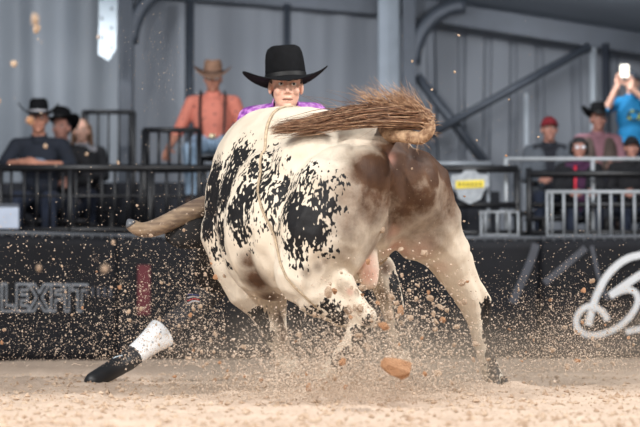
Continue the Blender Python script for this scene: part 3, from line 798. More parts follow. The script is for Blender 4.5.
# right spectators
J = seat()
r, V, M = person('seated man in red cap and grey jacket', (seat_root(549, 19.1), 19.12, 1.05), J, SK3, mat('shirt_dark', (40, 42, 50), 0.9), DENIM, LEATHER, hair=HB, build=1.05,
                 hat=lambda r, M: baseball_cap(r, M, mat('cap_red', (136, 36, 46), 0.85)))
jk = MB()
for s, S in (('a', -1), ('b', 1)):
    jk.capsule(V['sh' + s], 0.080, V['el' + s], 0.066); jk.capsule(V['el' + s], 0.064, V['wr' + s], 0.048)
    jk.ell(V['chest'] + Vector((S * 0.11, 0.01, -0.04)), (0.11, 0.175, 0.27)); jk.capsule(V['neck'] + Vector((S * 0.055, 0.05, -0.0)), 0.055, V['sh' + s], 0.076)
jk.remesh('jacket', mat('jacket_grey', (92, 98, 106), 0.9, 0.15, 10), r, 0.011, 3)
J = seat()
r, V, M = person('seated man in brown waistcoat, pink shirt and black hat', (seat_root(599, 19.95), 20.05, 1.25), J, SK3, mat('shirt_pink', (150, 108, 118), 0.9, 0.1), DENIM, LEATHER, hair=HB, build=1.08,
                 hat=lambda r, M: cowboy_hat(r, M, FELT_BLACK, BAND_BLACK, (0.19, 0.215), 0.085), look=(0.05, 0, 0))
jk = MB()
for S in (-1, 1): jk.ell(V['chest'] + Vector((S * 0.110, 0.01, -0.06)), (0.115, 0.195, 0.28)); jk.capsule(V['neck'] + Vector((S * 0.06, 0.03, -0.03)), 0.045, V['chest'] + Vector((S * 0.13, 0, 0.12)), 0.07)
jk.remesh('waistcoat', mat('waistcoat_brown', (88, 76, 70), 0.9, 0.15, 10), r, 0.011, 3)
J = stand(); J.update(ela=(-0.30, -0.14, 1.36), wra=(-0.20, -0.27, 1.60), elb=(0.26, -0.16, 1.34), wrb=(-0.06, -0.28, 1.58))
PHX = P(632, 100, 20.5).x
def phone_hat(r, M): return baseball_cap(r, M, mat('cap_grey', (52, 58, 66), 0.9))
r, V, M = person('standing spectator in blue printed shirt holding up a phone', (PHX, 20.5, 1.25), J, SK1, mat('shirt_blue', (24, 120, 172), 0.85, 0.15, 6), DENIM, LEATHER, 'short', hair=HK, hat=phone_hat, build=1.0,
                 hands=dict(a=dict(n=(0.6, -0.9, 0), t=(1, 0.3, 0.2), d=(0.12, -0.05, 1), c=0.55), b=dict(n=(-0.6, -0.9, 0), t=(-1, 0.3, 0.2), d=(-0.12, -0.05, 1), c=0.55)))
sh = [c for c in r.children if c.name.startswith('shirt')][0]
PT = mat('print_teal', (28, 60, 70), 0.8); PY = mat('print_yellow', (150, 160, 60), 0.8)
for q in range(10):
    a = q * 0.63; MB().ell((0.0 + 0.065 * math.cos(a), -0.128, 1.30 + 0.05 * math.sin(a)), (0.02, 0.006, 0.016), nu=8, nv=6).build('print', PT if q % 3 else PY, sh)
ph = empty('phone', (PHX - 0.13, 20.5 - 0.325, 1.25 + 1.695)); tag(ph, 'bright white lit phone held up before the blue shirt', 'phone')
MB().box((0, 0, 0.06), (0.10, 0.009, 0.145)).build('phone_case', mat('phone_white', (235, 228, 218), 0.4, 0.02), ph, bevel=0.008)
MB().box((0, -0.006, 0.06), (0.088, 0.003, 0.125)).build('lit_back', mat('phone_glow', (255, 246, 228), 0.4, 0.0, emit=0.9), ph)
J = seat()
J2 = seat()
r, V, M = person('seated spectator with glasses in black jacket over purple shirt', (seat_root(580, 18.15), 18.27, PLAT), J2, SK3, mat('shirt_purple', (70, 36, 66), 0.9), DENIM, LEATHER, hair=HK, hairstyle='bob', build=0.95, scale=0.86)
jk = MB()
for s, S in (('a', -1), ('b', 1)):
    jk.capsule(V['sh' + s], 0.080, V['el' + s], 0.066); jk.capsule(V['el' + s], 0.064, V['wr' + s], 0.048)
    jk.ell(V['chest'] + Vector((S * 0.125, 0.01, -0.05)), (0.10, 0.165, 0.27)); jk.capsule(V['neck'] + Vector((S * 0.065, 0.05, -0.01)), 0.05, V['sh' + s], 0.076)
jk.remesh('jacket', mat('jacket_black', (22, 23, 28), 0.9), r, 0.011, 3)
MB().tube(bez([(-0.05, -0.10, 1.02), (-0.055, -0.15, 0.93), (-0.06, -0.165, 0.80), (-0.06, -0.16, 0.66)], 12), 0.016, 8, 0.4).build('lanyard', mat('red_strap', (214, 38, 62), 0.6), r, smooth=True)
g = MB()
for s in (-1, 1):
    g.tube([M @ Vector((s * 0.033 + 0.024 * math.cos(t), -0.102, 0.005 + 0.018 * math.sin(t))) for t in [k * 2 * math.pi / 16 for k in range(17)]], 0.0022, 6)
    g.capsule(M @ Vector((s * 0.056, -0.10, 0.01)), 0.0022, M @ Vector((s * 0.076, 0.0, 0.005)), 0.0022, 6, 2)
gf = g.build('glasses', mat('glasses_metal', (170, 170, 176), 0.3, metal=0.6), r, smooth=True)
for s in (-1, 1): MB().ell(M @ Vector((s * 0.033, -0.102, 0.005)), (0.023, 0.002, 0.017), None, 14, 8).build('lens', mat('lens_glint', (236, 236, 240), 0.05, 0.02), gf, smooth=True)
r, V, M = person('seated man in black shirt and dark cap beside the spectator with glasses', (seat_root(633, 18.15), 18.27, PLAT), J, SK3, mat('shirt_black', (26, 26, 30), 0.9), DENIM, LEATHER, hair=HK, build=1.1, scale=0.865,
                 hat=lambda r, M: baseball_cap(r, M, mat('cap_black', (24, 25, 30), 0.9)))

# ------------------------------------------------------------------ bullfighter
def purple_shirt():
    m = bpy.data.materials.new('shirt_purple_mottled'); m.use_nodes = True
    nt = m.node_tree; b = nt.nodes['Principled BSDF']; b.inputs['Roughness'].default_value = 0.7
    tc = nt.nodes.new('ShaderNodeTexCoord'); n = nt.nodes.new('ShaderNodeTexNoise'); n.inputs['Scale'].default_value = 28; n.inputs['Detail'].default_value = 3
    nt.links.new(tc.outputs['Object'], n.inputs['Vector'])
    r = nt.nodes.new('ShaderNodeValToRGB'); e = r.color_ramp.elements
    e[0].position = 0.38; e[0].color = (*lin((122, 62, 150)), 1); e[1].position = 0.62; e[1].color = (*lin((216, 168, 226)), 1)
    x = e.new(0.5); x.color = (*lin((176, 98, 196)), 1)
    nt.links.new(n.outputs['Fac'], r.inputs['Fac']); nt.links.new(r.outputs['Color'], b.inputs['Base Color'])
    return m
BF = Vector((-0.22, 10.55, 0.0))
def rel(p): return tuple(Vector(p) - BF)
hd = P(286, 86.5, 10.42)
knee = P(199, 303, 10.72); ank = P(127, 361, 10.45); toe = P(93, 381, 10.30)
hz = hd.z
J = dict(pel=(0.0, 0.13, 0.84), chest=(0.015, 0.14, 1.28), neck=(0.025, 0.03, hz - 0.095), head=rel(hd),
         sha=(-0.175, 0.09, hz - 0.155), shb=(0.195, 0.09, hz - 0.135), ela=(-0.30, 0.10, 1.12), elb=(0.34, 0.08, 1.16), wra=(-0.22, 0.02, 0.90), wrb=(0.36, 0.04, 0.92),
         hpa=(-0.10, 0.13, 0.80), hpb=(0.11, 0.13, 0.80), kna=rel(knee), knb=(0.28, 0.10, 0.46), ana=rel(ank), anb=(0.42, 0.34, 0.10), toa=rel(toe), tob=(0.46, 0.17, 0.04))
BLACKP = mat('trousers_black', (36, 36, 40), 0.8, 0.2, 10, bump=0.15)
SHOE = mat('shoe_black', (26, 27, 30), 0.5, 0.2, 14)
bf, V, M = person('bullfighter in purple shirt and black cowboy hat crouching behind the bull', BF, J, SK1, purple_shirt(), BLACKP, SHOE, 'long', hair=HB, hs=1.13, bs=1.3, voxel=0.0048, look=(0.10, 0.05, 0.0), brow=mat('brow_brown', (96, 68, 52), 0.8),
                  hat=lambda r, M: cowboy_hat(r, M, FELT_BLACK, BAND_BLACK, (0.224, 0.175), 0.047, 0.160, back_tilt=-0.06, roll=-0.08, cw=1.14, zo=0.036))
# white shin guard, flared towards the knee
d = (V['kna'] - V['ana']).normalized(); gx, gy, gd = basis(d)
rings = []
g0 = V['ana'] + d * 0.06
for t, rr in ((0.0, 0.058), (0.06, 0.062), (0.13, 0.072), (0.21, 0.088), (0.212, 0.084), (0.12, 0.067), (0.0, 0.055)):
    rings.append([g0 + d * t + (gx * math.cos(a) + gy * math.sin(a)) * rr for a in [2 * math.pi * j / 28 for j in range(28)]])
gm = MB().loft(rings, False).build('shin_guard', mat('guard_white', (238, 240, 242), 0.45, 0.03, bump=0.05, bscale=20), bf, smooth=True)
cd = (Vector((0, 0, CAM_H)) - BF - g0).normalized(); cd = (cd - d * cd.dot(d)).normalized(); sd = d.cross(cd)
for t, rr, o in ((0.05, 0.064, 0.3), (0.05, 0.064, -0.15), (0.15, 0.077, 0.25), (0.17, 0.081, -0.1), (0.10, 0.070, 0.1)):
    MB().ell(g0 + d * t + (cd * math.cos(o) + sd * math.sin(o)) * rr, (0.0042, 0.0042, 0.0042), nu=8, nv=6).build('rivet', mat('rivet_grey', (110, 110, 116), 0.4), gm)
# pale sole edging on the shoe and a striped ribbon at the knee
f = V['toa'] - V['ana']; u = f.cross(gd).normalized()
MB().tube(bez([V['ana'] + Vector((-0.02, -0.05, 0.03)), V['ana'] + Vector((-0.06, -0.055, 0.02)), V['ana'] + Vector((-0.10, -0.06, -0.012))], 8), 0.005, 6).build('shoe_piping', mat('shoe_silver', (190, 205, 215), 0.3), bf, smooth=True)
for q, cc in enumerate(((214, 216, 222), (186, 40, 62), (214, 216, 222), (60, 70, 130))):
    a0 = V['kna'] + Vector((0.005, -0.075, 0.005 + 0.012 * q)); MB().tube(bez([a0, a0 + Vector((-0.03, -0.015, 0.006)), a0 + Vector((-0.065, -0.012, -0.012 + 0.006 * q))], 8), 0.006, 6, 0.5).build('ribbon', mat('ribbon_%d' % q, cc, 0.6), bf, smooth=True)

# ------------------------------------------------------------------ bull
TH = math.radians(40); Hh = Vector((-math.sin(TH), math.cos(TH), 0)); Ll = Vector((-math.cos(TH), -math.sin(TH), 0))
R0 = Vector((0.344, 8.9, 0))
bull = empty('bull', (0, 9.3, 0)); tag(bull, 'cream bull with black speckles and brown rump spinning away, hind leg kicked out', 'bull')
OFF = Vector((0, 9.3, 0))
def B3(s, l, z): return R0 + Hh * s + Ll * l + Vector((0, 0, z))
bb = MB()
sections = [(-0.06, 0.0, 1.02, 0.10, 0.12), (0.0, 0, 1.01, 0.19, 0.22), (0.08, 0, 0.99, 0.25, 0.29), (0.2, 0, 0.97, 0.29, 0.345), (0.4, 0, 0.945, 0.32, 0.425), (0.6, 0, 0.95, 0.35, 0.455), (0.8, 0, 0.96, 0.355, 0.465),
            (0.95, 0, 0.965, 0.335, 0.465), (1.12, -0.02, 0.955, 0.285, 0.435), (1.26, -0.07, 0.93, 0.23, 0.37), (1.38, -0.12, 0.91, 0.18, 0.28), (1.48, -0.16, 0.90, 0.14, 0.20), (1.56, -0.19, 0.89, 0.10, 0.14)]
rings = []
for s, l, z, w, h in sections:
    ring = []
    for j in range(40):
        a = 2 * math.pi * j / 40; c, sn = math.cos(a), math.sin(a)
        e = 0.86
        ww = w * (1.0 - 0.16 * max(0, sn))   # narrower along the spine
        ring.append(B3(s, l - ww * math.copysign(abs(c) ** e, c), z + h * math.copysign(abs(sn) ** e, sn)))
    rings.append(ring)
bb.loft(rings)
# hips, haunches, shoulders
bb.ell(B3(0.30, 0.20, 1.13), (0.17, 0.15, 0.14)); bb.ell(B3(0.30, -0.20, 1.13), (0.17, 0.15, 0.14))
bb.ell(B3(0.02, 0.13, 1.02), (0.13, 0.13, 0.15)); bb.ell(B3(0.02, -0.13, 1.0), (0.15, 0.14, 0.17))
bb.ell(B3(1.03, 0.14, 0.92), (0.17, 0.17, 0.32)); bb.ell(B3(1.05, -0.20, 0.92), (0.18, 0.18, 0.32))
bb.ell(B3(0.45, 0.22, 0.80), (0.26, 0.26, 0.34)); bb.ell(B3(0.62, 0.22, 0.82), (0.25, 0.25, 0.38)); bb.ell(B3(0.80, 0.17, 0.86), (0.22, 0.22, 0.40))
bb.ell(B3(0.36, 0.14, 1.02), (0.26, 0.24, 0.28))
bb.ell(B3(0.92, -0.02, 1.28), (0.18, 0.18, 0.14))
# right hind leg, kicked out to the side
bb.chain([(Vector((0.41, 9.17, 0.93)), 0.265), (Vector((0.50, 9.22, 0.82)), 0.195), (P(445, 252, 9.3), 0.122), (P(457, 279, 9.38), 0.078), (P(470, 300, 9.45), 0.068), (P(476, 320, 9.48), 0.043), (P(482, 345, 9.5), 0.037), (P(490, 367, 9.53), 0.048), (P(495, 381, 9.5), 0.048)])
bb.chain([(P(462, 258, 9.36), 0.05), (P(476, 283, 9.42), 0.026), (P(487, 301, 9.45), 0.030), (P(485, 320, 9.48), 0.028), (P(487, 345, 9.5), 0.026)])
# left hind leg, folded under
bb.chain([(Vector((0.10, 8.90, 0.92)), 0.25), (Vector((0.02, 8.87, 0.74)), 0.235), (Vector((-0.03, 8.88, 0.59)), 0.19), (Vector((0.01, 8.86, 0.50)), 0.145), (Vector((0.11, 8.82, 0.42)), 0.105), (Vector((0.21, 8.78, 0.365)), 0.058), (Vector((0.15, 8.80, 0.24)), 0.046), (Vector((0.06, 8.84, 0.12)), 0.05), (Vector((0.02, 8.84, 0.06)), 0.048)])
bb.chain([(P(345, 282, 8.72), 0.050), (P(354, 296, 8.72), 0.030), (P(366, 318, 8.73), 0.036)])
# left fore leg
bb.chain([(B3(1.05, 0.15, 0.80), 0.17), (P(239, 262, 9.6), 0.145), (P(248, 288, 9.6), 0.115), (P(262, 308, 9.62), 0.082), (P(272, 326, 9.62), 0.066), (P(281, 346, 9.66), 0.046), (P(288, 362, 9.68), 0.050), (P(292, 374, 9.66), 0.048)])
bb.chain([(P(262, 270, 9.75), 0.10), (P(276, 296, 9.72), 0.06), (P(280, 330, 9.68), 0.04)])
bb.ell(B3(1.20, -0.06, 0.70), (0.17, 0.18, 0.20))   # brisket
# right fore leg
bb.chain([(B3(1.02, -0.18, 0.78), 0.18), (Vector((0.18, 9.98, 0.66)), 0.12), (P(380, 270, 9.93), 0.088), (P(390, 298, 9.9), 0.070), (P(396, 322, 9.9), 0.050), (P(401, 352, 9.9), 0.046), (P(404, 368, 9.88), 0.05), (P(406, 376, 9.86), 0.047)])
# scrotum
bb.chain([(P(366, 252, 8.98), 0.055), (P(368, 272, 8.96), 0.052), (P(369, 282, 8.95), 0.042)])
# neck and head, lowered and facing away
poll = B3(1.50, -0.15, 0.93); muz = B3(1.78, -0.24, 0.60)
bb.chain([(B3(1.25, -0.08, 0.97), 0.21), (B3(1.38, -0.12, 0.95), 0.17), (poll, 0.13)])
bb.chain([(poll, 0.135), (poll.lerp(muz, 0.35), 0.135), (poll.lerp(muz, 0.7), 0.105), (muz, 0.085)])
bb.chain([(poll.lerp(muz, 0.2) + Vector((0, 0, -0.12)), 0.10), (muz + Vector((0.03, 0, -0.05)), 0.06)])
bb.v = [tuple(Vector(v) - OFF) for v in bb.v]
body = bb.remesh('body', None, bull, 0.0095, 6)
me = body.data
nV = len(me.vertices)
co = np.empty(nV * 3); me.vertices.foreach_get('co', co); co = co.reshape(-1, 3)
# muscle relief, skin folds
nrm = np.empty(nV * 3); me.vertices.foreach_get('normal', nrm); nrm = nrm.reshape(-1, 3)
disp = np.array([0.010 * noise.noise(Vector(c) * 6.0) + 0.003 * noise.noise(Vector(c) * 17.0) for c in co])
bv = BVHTree.FromPolygons([Vector(c) + OFF for c in co], [tuple(p.vertices) for p in me.polygons])
CAMV = Vector((0, 0, CAM_H))
def hit(px, py):
    d = (P(px, py, 9.0) - CAMV).normalized(); r = bv.ray_cast(CAMV, d)
    return (r[0] if r[0] else P(px, py, 9.2)) - OFF
# crease between the buttocks
for (px, py, dep, rad) in [(394, y, 0.022, 0.028) for y in range(176, 262, 4)] + [(392, 158, 0.02, 0.03), (391, 164, 0.02, 0.03)]:
    h = np.array(hit(px, py)); d2 = ((co - h) ** 2).sum(1); disp -= dep * 0.45 * np.exp(-d2 / rad ** 2)
# flank hollow before the thigh, elbow fold
for (px, py, dep, rad) in [(350, 140, -0.015, 0.06), (330, 240, 0.012, 0.06), (322, 262, 0.014, 0.05), (312, 282, 0.014, 0.05), (345, 150, -0.02, 0.07), (250, 240, 0.012, 0.05), (262, 258, 0.014, 0.04), (430, 235, 0.012, 0.06)]:
    h = np.array(hit(px, py)); d2 = ((co - h) ** 2).sum(1); disp -= dep * np.exp(-d2 / rad ** 2)
co2 = co + nrm * disp[:, None]
def field(spots):
    f = np.zeros(nV)
    for px, py, r, a in spots:
        h = np.array(hit(px, py)); d2 = ((co - h) ** 2).sum(1)
        f = np.maximum(f, a * np.exp(-(d2 / r ** 2) ** 1.1))
    return f
def field3(pts):
    f = np.zeros(nV)
    for p, r, a in pts:
        d2 = ((co - np.array(Vector(p) - OFF)) ** 2).sum(1); f = np.maximum(f, a * np.exp(-(d2 / r ** 2) ** 1.5))
    return f
black = field([(266, 172, 0.16, 0.62), (300, 195, 0.20, 0.62), (262, 215, 0.14, 0.55), (300, 222, 0.13, 1.0), (292, 205, 0.13, 0.88), (314, 234, 0.11, 0.9), (294, 245, 0.11, 0.82), (278, 226, 0.09, 0.66), (322, 202, 0.13, 0.76), (338, 182, 0.09, 0.60), (305, 178, 0.12, 0.66), (342, 205, 0.07, 0.55), (298, 268, 0.06, 0.6), (326, 252, 0.07, 0.62), (282, 190, 0.12, 0.72), (280, 165, 0.10, 0.58), (270, 205, 0.10, 0.6),
               (228, 190, 0.15, 0.98), (214, 205, 0.17, 1.08), (236, 160, 0.14, 0.90), (256, 166, 0.13, 0.76), (222, 235, 0.12, 0.9), (248, 200, 0.14, 0.84), (262, 186, 0.12, 0.72), (206, 225, 0.11, 1.05), (216, 252, 0.07, 0.7), (244, 232, 0.10, 0.76), (268, 156, 0.10, 0.62), (242, 144, 0.09, 0.62), (214, 175, 0.11, 1.0), (235, 215, 0.12, 0.85),
               (257, 316, 0.055, 1.2), (262, 325, 0.055, 1.2), (266, 335, 0.05, 1.2), (326, 306, 0.045, 0.85), (338, 317, 0.07, 0.95), (314, 313, 0.06, 0.85), (228, 265, 0.05, 0.66), (250, 252, 0.05, 0.55)])
black = np.maximum(black, field3([
                                  (P(370, 324, 8.7), 0.045, 1.0), (Vector((0.20, 8.76, 0.27)), 0.07, 1.0), (Vector((0.12, 8.80, 0.16)), 0.08, 1.0)]))
black = np.maximum(black, field([(487 + (y - 304) * 0.10, y, 0.044, 1.15) for y in range(306, 378, 5)] + [(397 + (y - 290) * 0.16, y, 0.045, 1.1) for y in range(278, 345, 6)]))
hk = [(Vector((0.47, 9.88, 0.3)), 0.08, 1.0)]
black = np.maximum(black, field3(hk))
black = np.maximum(black, field3([(poll, 0.22, 1.2), (poll.lerp(muz, 0.4), 0.24, 1.2), (muz, 0.26, 1.2), (B3(1.38, -0.05, 0.93), 0.22, 1.0)]))
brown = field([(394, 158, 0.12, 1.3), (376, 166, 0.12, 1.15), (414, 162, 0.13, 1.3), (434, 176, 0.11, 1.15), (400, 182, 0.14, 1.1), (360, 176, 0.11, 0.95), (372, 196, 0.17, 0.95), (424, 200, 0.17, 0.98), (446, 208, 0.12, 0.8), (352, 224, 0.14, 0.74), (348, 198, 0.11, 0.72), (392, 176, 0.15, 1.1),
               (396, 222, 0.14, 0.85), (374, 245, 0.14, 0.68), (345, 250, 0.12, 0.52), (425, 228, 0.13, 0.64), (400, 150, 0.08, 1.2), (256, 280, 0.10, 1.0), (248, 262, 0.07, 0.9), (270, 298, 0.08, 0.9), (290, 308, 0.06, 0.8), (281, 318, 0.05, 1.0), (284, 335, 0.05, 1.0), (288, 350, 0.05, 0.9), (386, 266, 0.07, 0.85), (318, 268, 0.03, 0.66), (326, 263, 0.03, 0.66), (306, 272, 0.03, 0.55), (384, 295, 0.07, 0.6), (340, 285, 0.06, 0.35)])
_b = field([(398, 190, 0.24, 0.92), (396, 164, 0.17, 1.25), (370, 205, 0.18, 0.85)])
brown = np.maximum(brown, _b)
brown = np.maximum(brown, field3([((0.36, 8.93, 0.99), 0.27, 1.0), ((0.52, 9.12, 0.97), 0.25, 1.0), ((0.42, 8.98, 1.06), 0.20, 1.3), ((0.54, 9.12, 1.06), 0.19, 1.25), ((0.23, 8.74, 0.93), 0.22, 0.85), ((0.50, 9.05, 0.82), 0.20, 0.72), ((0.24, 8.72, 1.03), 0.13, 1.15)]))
pink = field([(394, 235, 0.04, 0.5), (394, 248, 0.06, 0.8), (402, 250, 0.06, 0.7), (420, 252, 0.07, 0.45), (369, 275, 0.06, 1.0), (367, 262, 0.05, 0.9), (350, 292, 0.018, 1.0), (392, 158, 0.03, 0.5), (440, 268, 0.05, 0.35)])
co2 = co2.reshape(-1); me.vertices.foreach_set('co', co2); me.update()
for nm, arr in (('coat_black', black), ('coat_brown', brown), ('coat_pink', pink)):
    at = me.attributes.new(nm, 'FLOAT', 'POINT'); at.data.foreach_set('value', arr.astype(np.float32))

def coat_material():
    m = bpy.data.materials.new('bull_coat'); m.use_nodes = True
    nt = m.node_tree; b = nt.nodes['Principled BSDF']; N = nt.nodes.new; K = nt.links.new
    tc = N('ShaderNodeTexCoord')
    def nz(scale, detail, rough, st=(1, 1, 1), dist=0.0):
        mp = N('ShaderNodeMapping'); mp.inputs['Scale'].default_value = st; K(tc.outputs['Object'], mp.inputs['Vector'])
        n = N('ShaderNodeTexNoise'); n.inputs['Scale'].default_value = scale; n.inputs['Detail'].default_value = detail; n.inputs['Roughness'].default_value = rough; n.inputs['Distortion'].default_value = dist
        K(mp.outputs[0], n.inputs['Vector']); return n.outputs['Fac']
    def attr(nm): a = N('ShaderNodeAttribute'); a.attribute_name = nm; return a.outputs['Fac']
    def math_(op, a, bb_, c=None):
        x = N('ShaderNodeMath'); x.operation = op
        for i, v in enumerate((a, bb_, c)):
            if v is None: continue
            if isinstance(v, (int, float)): x.inputs[i].default_value = v
            else: K(v, x.inputs[i])
        return x.outputs[0]
    def mix(f, a, c):
        x = N('ShaderNodeMix'); x.data_type = 'RGBA'; K(f, x.inputs['Factor'])
        for nm, v in (('A', a), ('B', c)):
            if isinstance(v, tuple): x.inputs[nm].default_value = (*lin(v), 1)
            else: K(v, x.inputs[nm])
        return x.outputs['Result']
    def clamp(v):
        x = N('ShaderNodeClamp'); K(v, x.inputs['Value']); return x.outputs[0]
    # cream base with faint tan shading of the coat
    cream = mix(nz(5, 5, 0.6), (236, 228, 214), (206, 188, 164))
    # brown stains; the darkest mix also paints shading under the tail
    bn = nz(11, 6, 0.7)
    bf_ = clamp(math_('MULTIPLY_ADD', math_('ADD', attr('coat_brown'), math_('MULTIPLY_ADD', bn, 0.7, -0.35)), 1.2, -0.12))
    bcol = mix(nz(18, 5, 0.7, (1, 1, 0.5)), (54, 36, 27), (112, 80, 56))
    c1 = mix(bf_, cream, bcol)
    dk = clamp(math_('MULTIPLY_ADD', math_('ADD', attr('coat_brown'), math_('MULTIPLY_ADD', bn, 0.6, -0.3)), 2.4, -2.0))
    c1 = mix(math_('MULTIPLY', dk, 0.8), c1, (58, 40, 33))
    c1 = mix(math_('MULTIPLY', clamp(attr('coat_pink')), 0.75), c1, (206, 150, 132))
    # black speckles: noise cut by a density field
    sp = math_('ADD', math_('MULTIPLY', nz(62, 1.0, 0.5, (1, 1, 0.5), 0.15), 0.80), math_('MULTIPLY', nz(13, 2, 0.5, (1, 1, 0.6)), 0.20))
    th = math_('SUBTRACT', 0.775, math_('MULTIPLY', attr('coat_black'), 0.52))
    bl = clamp(math_('MULTIPLY', math_('SUBTRACT', sp, th), 22))
    c2 = mix(bl, c1, mix(nz(40, 3, 0.5), (13, 13, 16), (30, 29, 31)))
    K(c2, b.inputs['Base Color'])
    b.inputs['Roughness'].default_value = 0.6; b.inputs['Specular IOR Level'].default_value = 0.25
    b.inputs['Sheen Weight'].default_value = 0.0
    bp = N('ShaderNodeBump'); bp.inputs['Strength'].default_value = 0.35; bp.inputs['Distance'].default_value = 0.01
    hh = math_('ADD', math_('MULTIPLY', nz(130, 3, 0.6, (1, 1, 0.25)), 0.5), math_('MULTIPLY', nz(22, 4, 0.6), 0.8))
    K(hh, bp.inputs['Height']); K(bp.outputs[0], b.inputs['Normal'])
    return m
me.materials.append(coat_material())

# horns
def horn_material():
    m = mat('horn', (108, 90, 78), 0.4, 0.25, 14, bump=0.2, bscale=40, rgb2=(170, 148, 124), stretch=(0.5, 1, 2.5))
    return m
HORN = horn_material()
def horn(pts, r0, name='horn'):
    q = bez(pts, 24)
    rad = [r0 * (1 - 0.55 * (i / 23) ** 1.3) * (1 if i < 21 else (23.6 - i) / 3.2) for i in range(24)]
    o = MB().tube([p - OFF for p in q], rad, 14).build(name, HORN, bull, smooth=True)
    tip = q[-4:]; trad = [v * 1.03 for v in rad[-4:]]
    MB().tube([p - OFF for p in tip], trad, 14).build('horn_tip', mat('horn_tip', (96, 100, 106), 0.35, 0.2), o, smooth=True)
horn([poll + Ll * 0.06 + Vector((0, 0, 0.02)), P(206, 206, 10.05), P(184, 215, 9.98), P(160, 226, 9.9), P(144, 230, 9.86), P(133, 226, 9.83), P(128, 219, 9.82)], 0.060)
rp = poll - Ll * 0.06
horn([rp, rp - Ll * 0.16 + Vector((0, 0, 0.0)), rp - Ll * 0.34 + Hh * 0.08 + Vector((0, 0, -0.05)), rp - Ll * 0.44 + Hh * 0.16 + Vector((0, 0, 0.03))], 0.060)
# ears and eyes
EARM = mat('ear_black', (20, 19, 21), 0.8, 0.2, 40)
e = MB()
q = bez([P(212, 228, 10.06), P(194, 233, 9.99), P(178, 237, 9.95), P(165, 235, 9.93)], 12)
e.tube([p - OFF for p in q], [0.075, 0.085, 0.09, 0.09, 0.086, 0.08, 0.072, 0.063, 0.053, 0.042, 0.028, 0.008], 12, 0.55, up=(0, 1, 0)).build('ear', EARM, bull, smooth=True)
q = bez([poll - Ll * 0.10, poll - Ll * 0.22 + Vector((0, 0, -0.08)), poll - Ll * 0.32 + Vector((0, 0, -0.12))], 12)
MB().tube([p - OFF for p in q], [0.03, 0.045, 0.055, 0.06, 0.06, 0.056, 0.05, 0.044, 0.036, 0.028, 0.018, 0.006], 12, 0.45).build('ear', EARM, bull, smooth=True)
for s in (1, -1): MB().ell(poll.lerp(muz, 0.35) + Ll * (s * 0.12) + Vector((0, 0, 0.03)) - OFF, (0.022, 0.022, 0.022)).build('eye', EYE_D, bull, smooth=True)
# cloven hooves
HOOF = mat('hoof', (52, 46, 42), 0.5, 0.2, 30)
for c, dr in ((P(496, 385, 9.49), (0.3, -0.6)), (Vector((0.0, 8.83, 0.045)), (-0.8, 0.2)), (P(294, 380, 9.64), (-0.3, 0.9)), (P(407, 381, 9.85), (-0.3, 0.9))):
    d = Vector((*dr, 0)).normalized(); sd = Vector((-d.y, d.x, 0)); c = Vector((c.x, c.y, max(c.z, 0.035)))
    hb = MB()
    for s in (-1, 1):
        ctr = c + sd * (s * 0.026)
        hb.loft([[ctr - OFF + d * (math.cos(a) * 0.055 * k + dx) + sd * (math.sin(a) * 0.024 * k) + Vector((0, 0, z)) for a in [2 * math.pi * j / 12 for j in range(12)]] for z, k, dx in ((-0.04, 1.15, 0.03), (-0.01, 1.05, 0.015), (0.035, 0.85, 0.0))])
    hb.build('hoof', HOOF, bull, smooth=True)

# tail with streaming hair
TAILM = mat('tail_skin', (120, 88, 64), 0.8, 0.2, 30, bump=0.4, bscale=90, rgb2=(190, 158, 126))
tpts = [P(380, 136, 8.98), P(394, 133, 8.84), P(408, 136, 8.76), P(420, 138, 8.71), P(428, 132, 8.69), P(429, 123, 8.69), P(421, 115, 8.70), P(406, 110, 8.73), P(384, 111, 8.78), P(360, 116, 8.82), P(338, 120, 8.86)]
tq = bez(tpts, 50)
trad = [0.036 - 0.018 * (i / 49) + (0.016 * math.exp(-((i - 1) / 6) ** 2)) for i in range(50)]
tail = MB().tube([p - OFF for p in tq], trad, 14).build('tail', TAILM, bull, smooth=True)
HAIRM = mat('tail_hair', (92, 62, 46), 0.55, 0.3, 30, rgb2=(160, 118, 88), stretch=(1, 1, 3))
hr = random.Random(11); hm = MB(); lightm = MB()
def strand(pts, w, light=0.25):
    q = bez(pts, 9); (lightm if hr.random() < light else hm).tube([p - OFF for p in q], [w * (1 - 0.85 * i / 8) for i in range(9)], 3)
def jit(v, s): return v + Vector((hr.gauss(0, s), hr.gauss(0, s), hr.gauss(0, s)))
for k in range(950):    # long switch streaming to the left
    i = hr.randint(24, 49); p0 = jit(tq[i], 0.016)
    ln = hr.uniform(0.45, 1.0); sp = hr.gauss(0, 1)
    ex = 350 - ln * 78 - hr.uniform(0, 6); ey = 122 + 8 * ln + sp * 3.6
    Ye = 8.9 + hr.gauss(0, 0.03)
    e_ = P(ex, ey, Ye); a = p0.lerp(e_, 0.35) + Vector((0, 0, 0.010 + 0.02 * hr.random())); b_ = p0.lerp(e_, 0.7) + Vector((0, 0, hr.gauss(0.006, 0.010)))
    strand([p0, a, b_, e_], hr.uniform(0.0018, 0.0036))
for k in range(800):    # short hair brushed up along the tail
    i = hr.randint(20, 46); p0 = jit(tq[i], 0.014) + Vector((0, 0, 0.012))
    L_ = hr.uniform(0.04, 0.13) * (1.35 if 27 < i < 42 else 0.45)
    d = Vector((-0.75 + hr.gauss(0, 0.22), hr.gauss(0, 0.22), 0.55 + hr.gauss(0, 0.2))).normalized()
    strand([p0, p0 + d * L_ * 0.5 + Vector((0, 0, 0.006)), p0 + d * L_], hr.uniform(0.0012, 0.0022), 0.75)
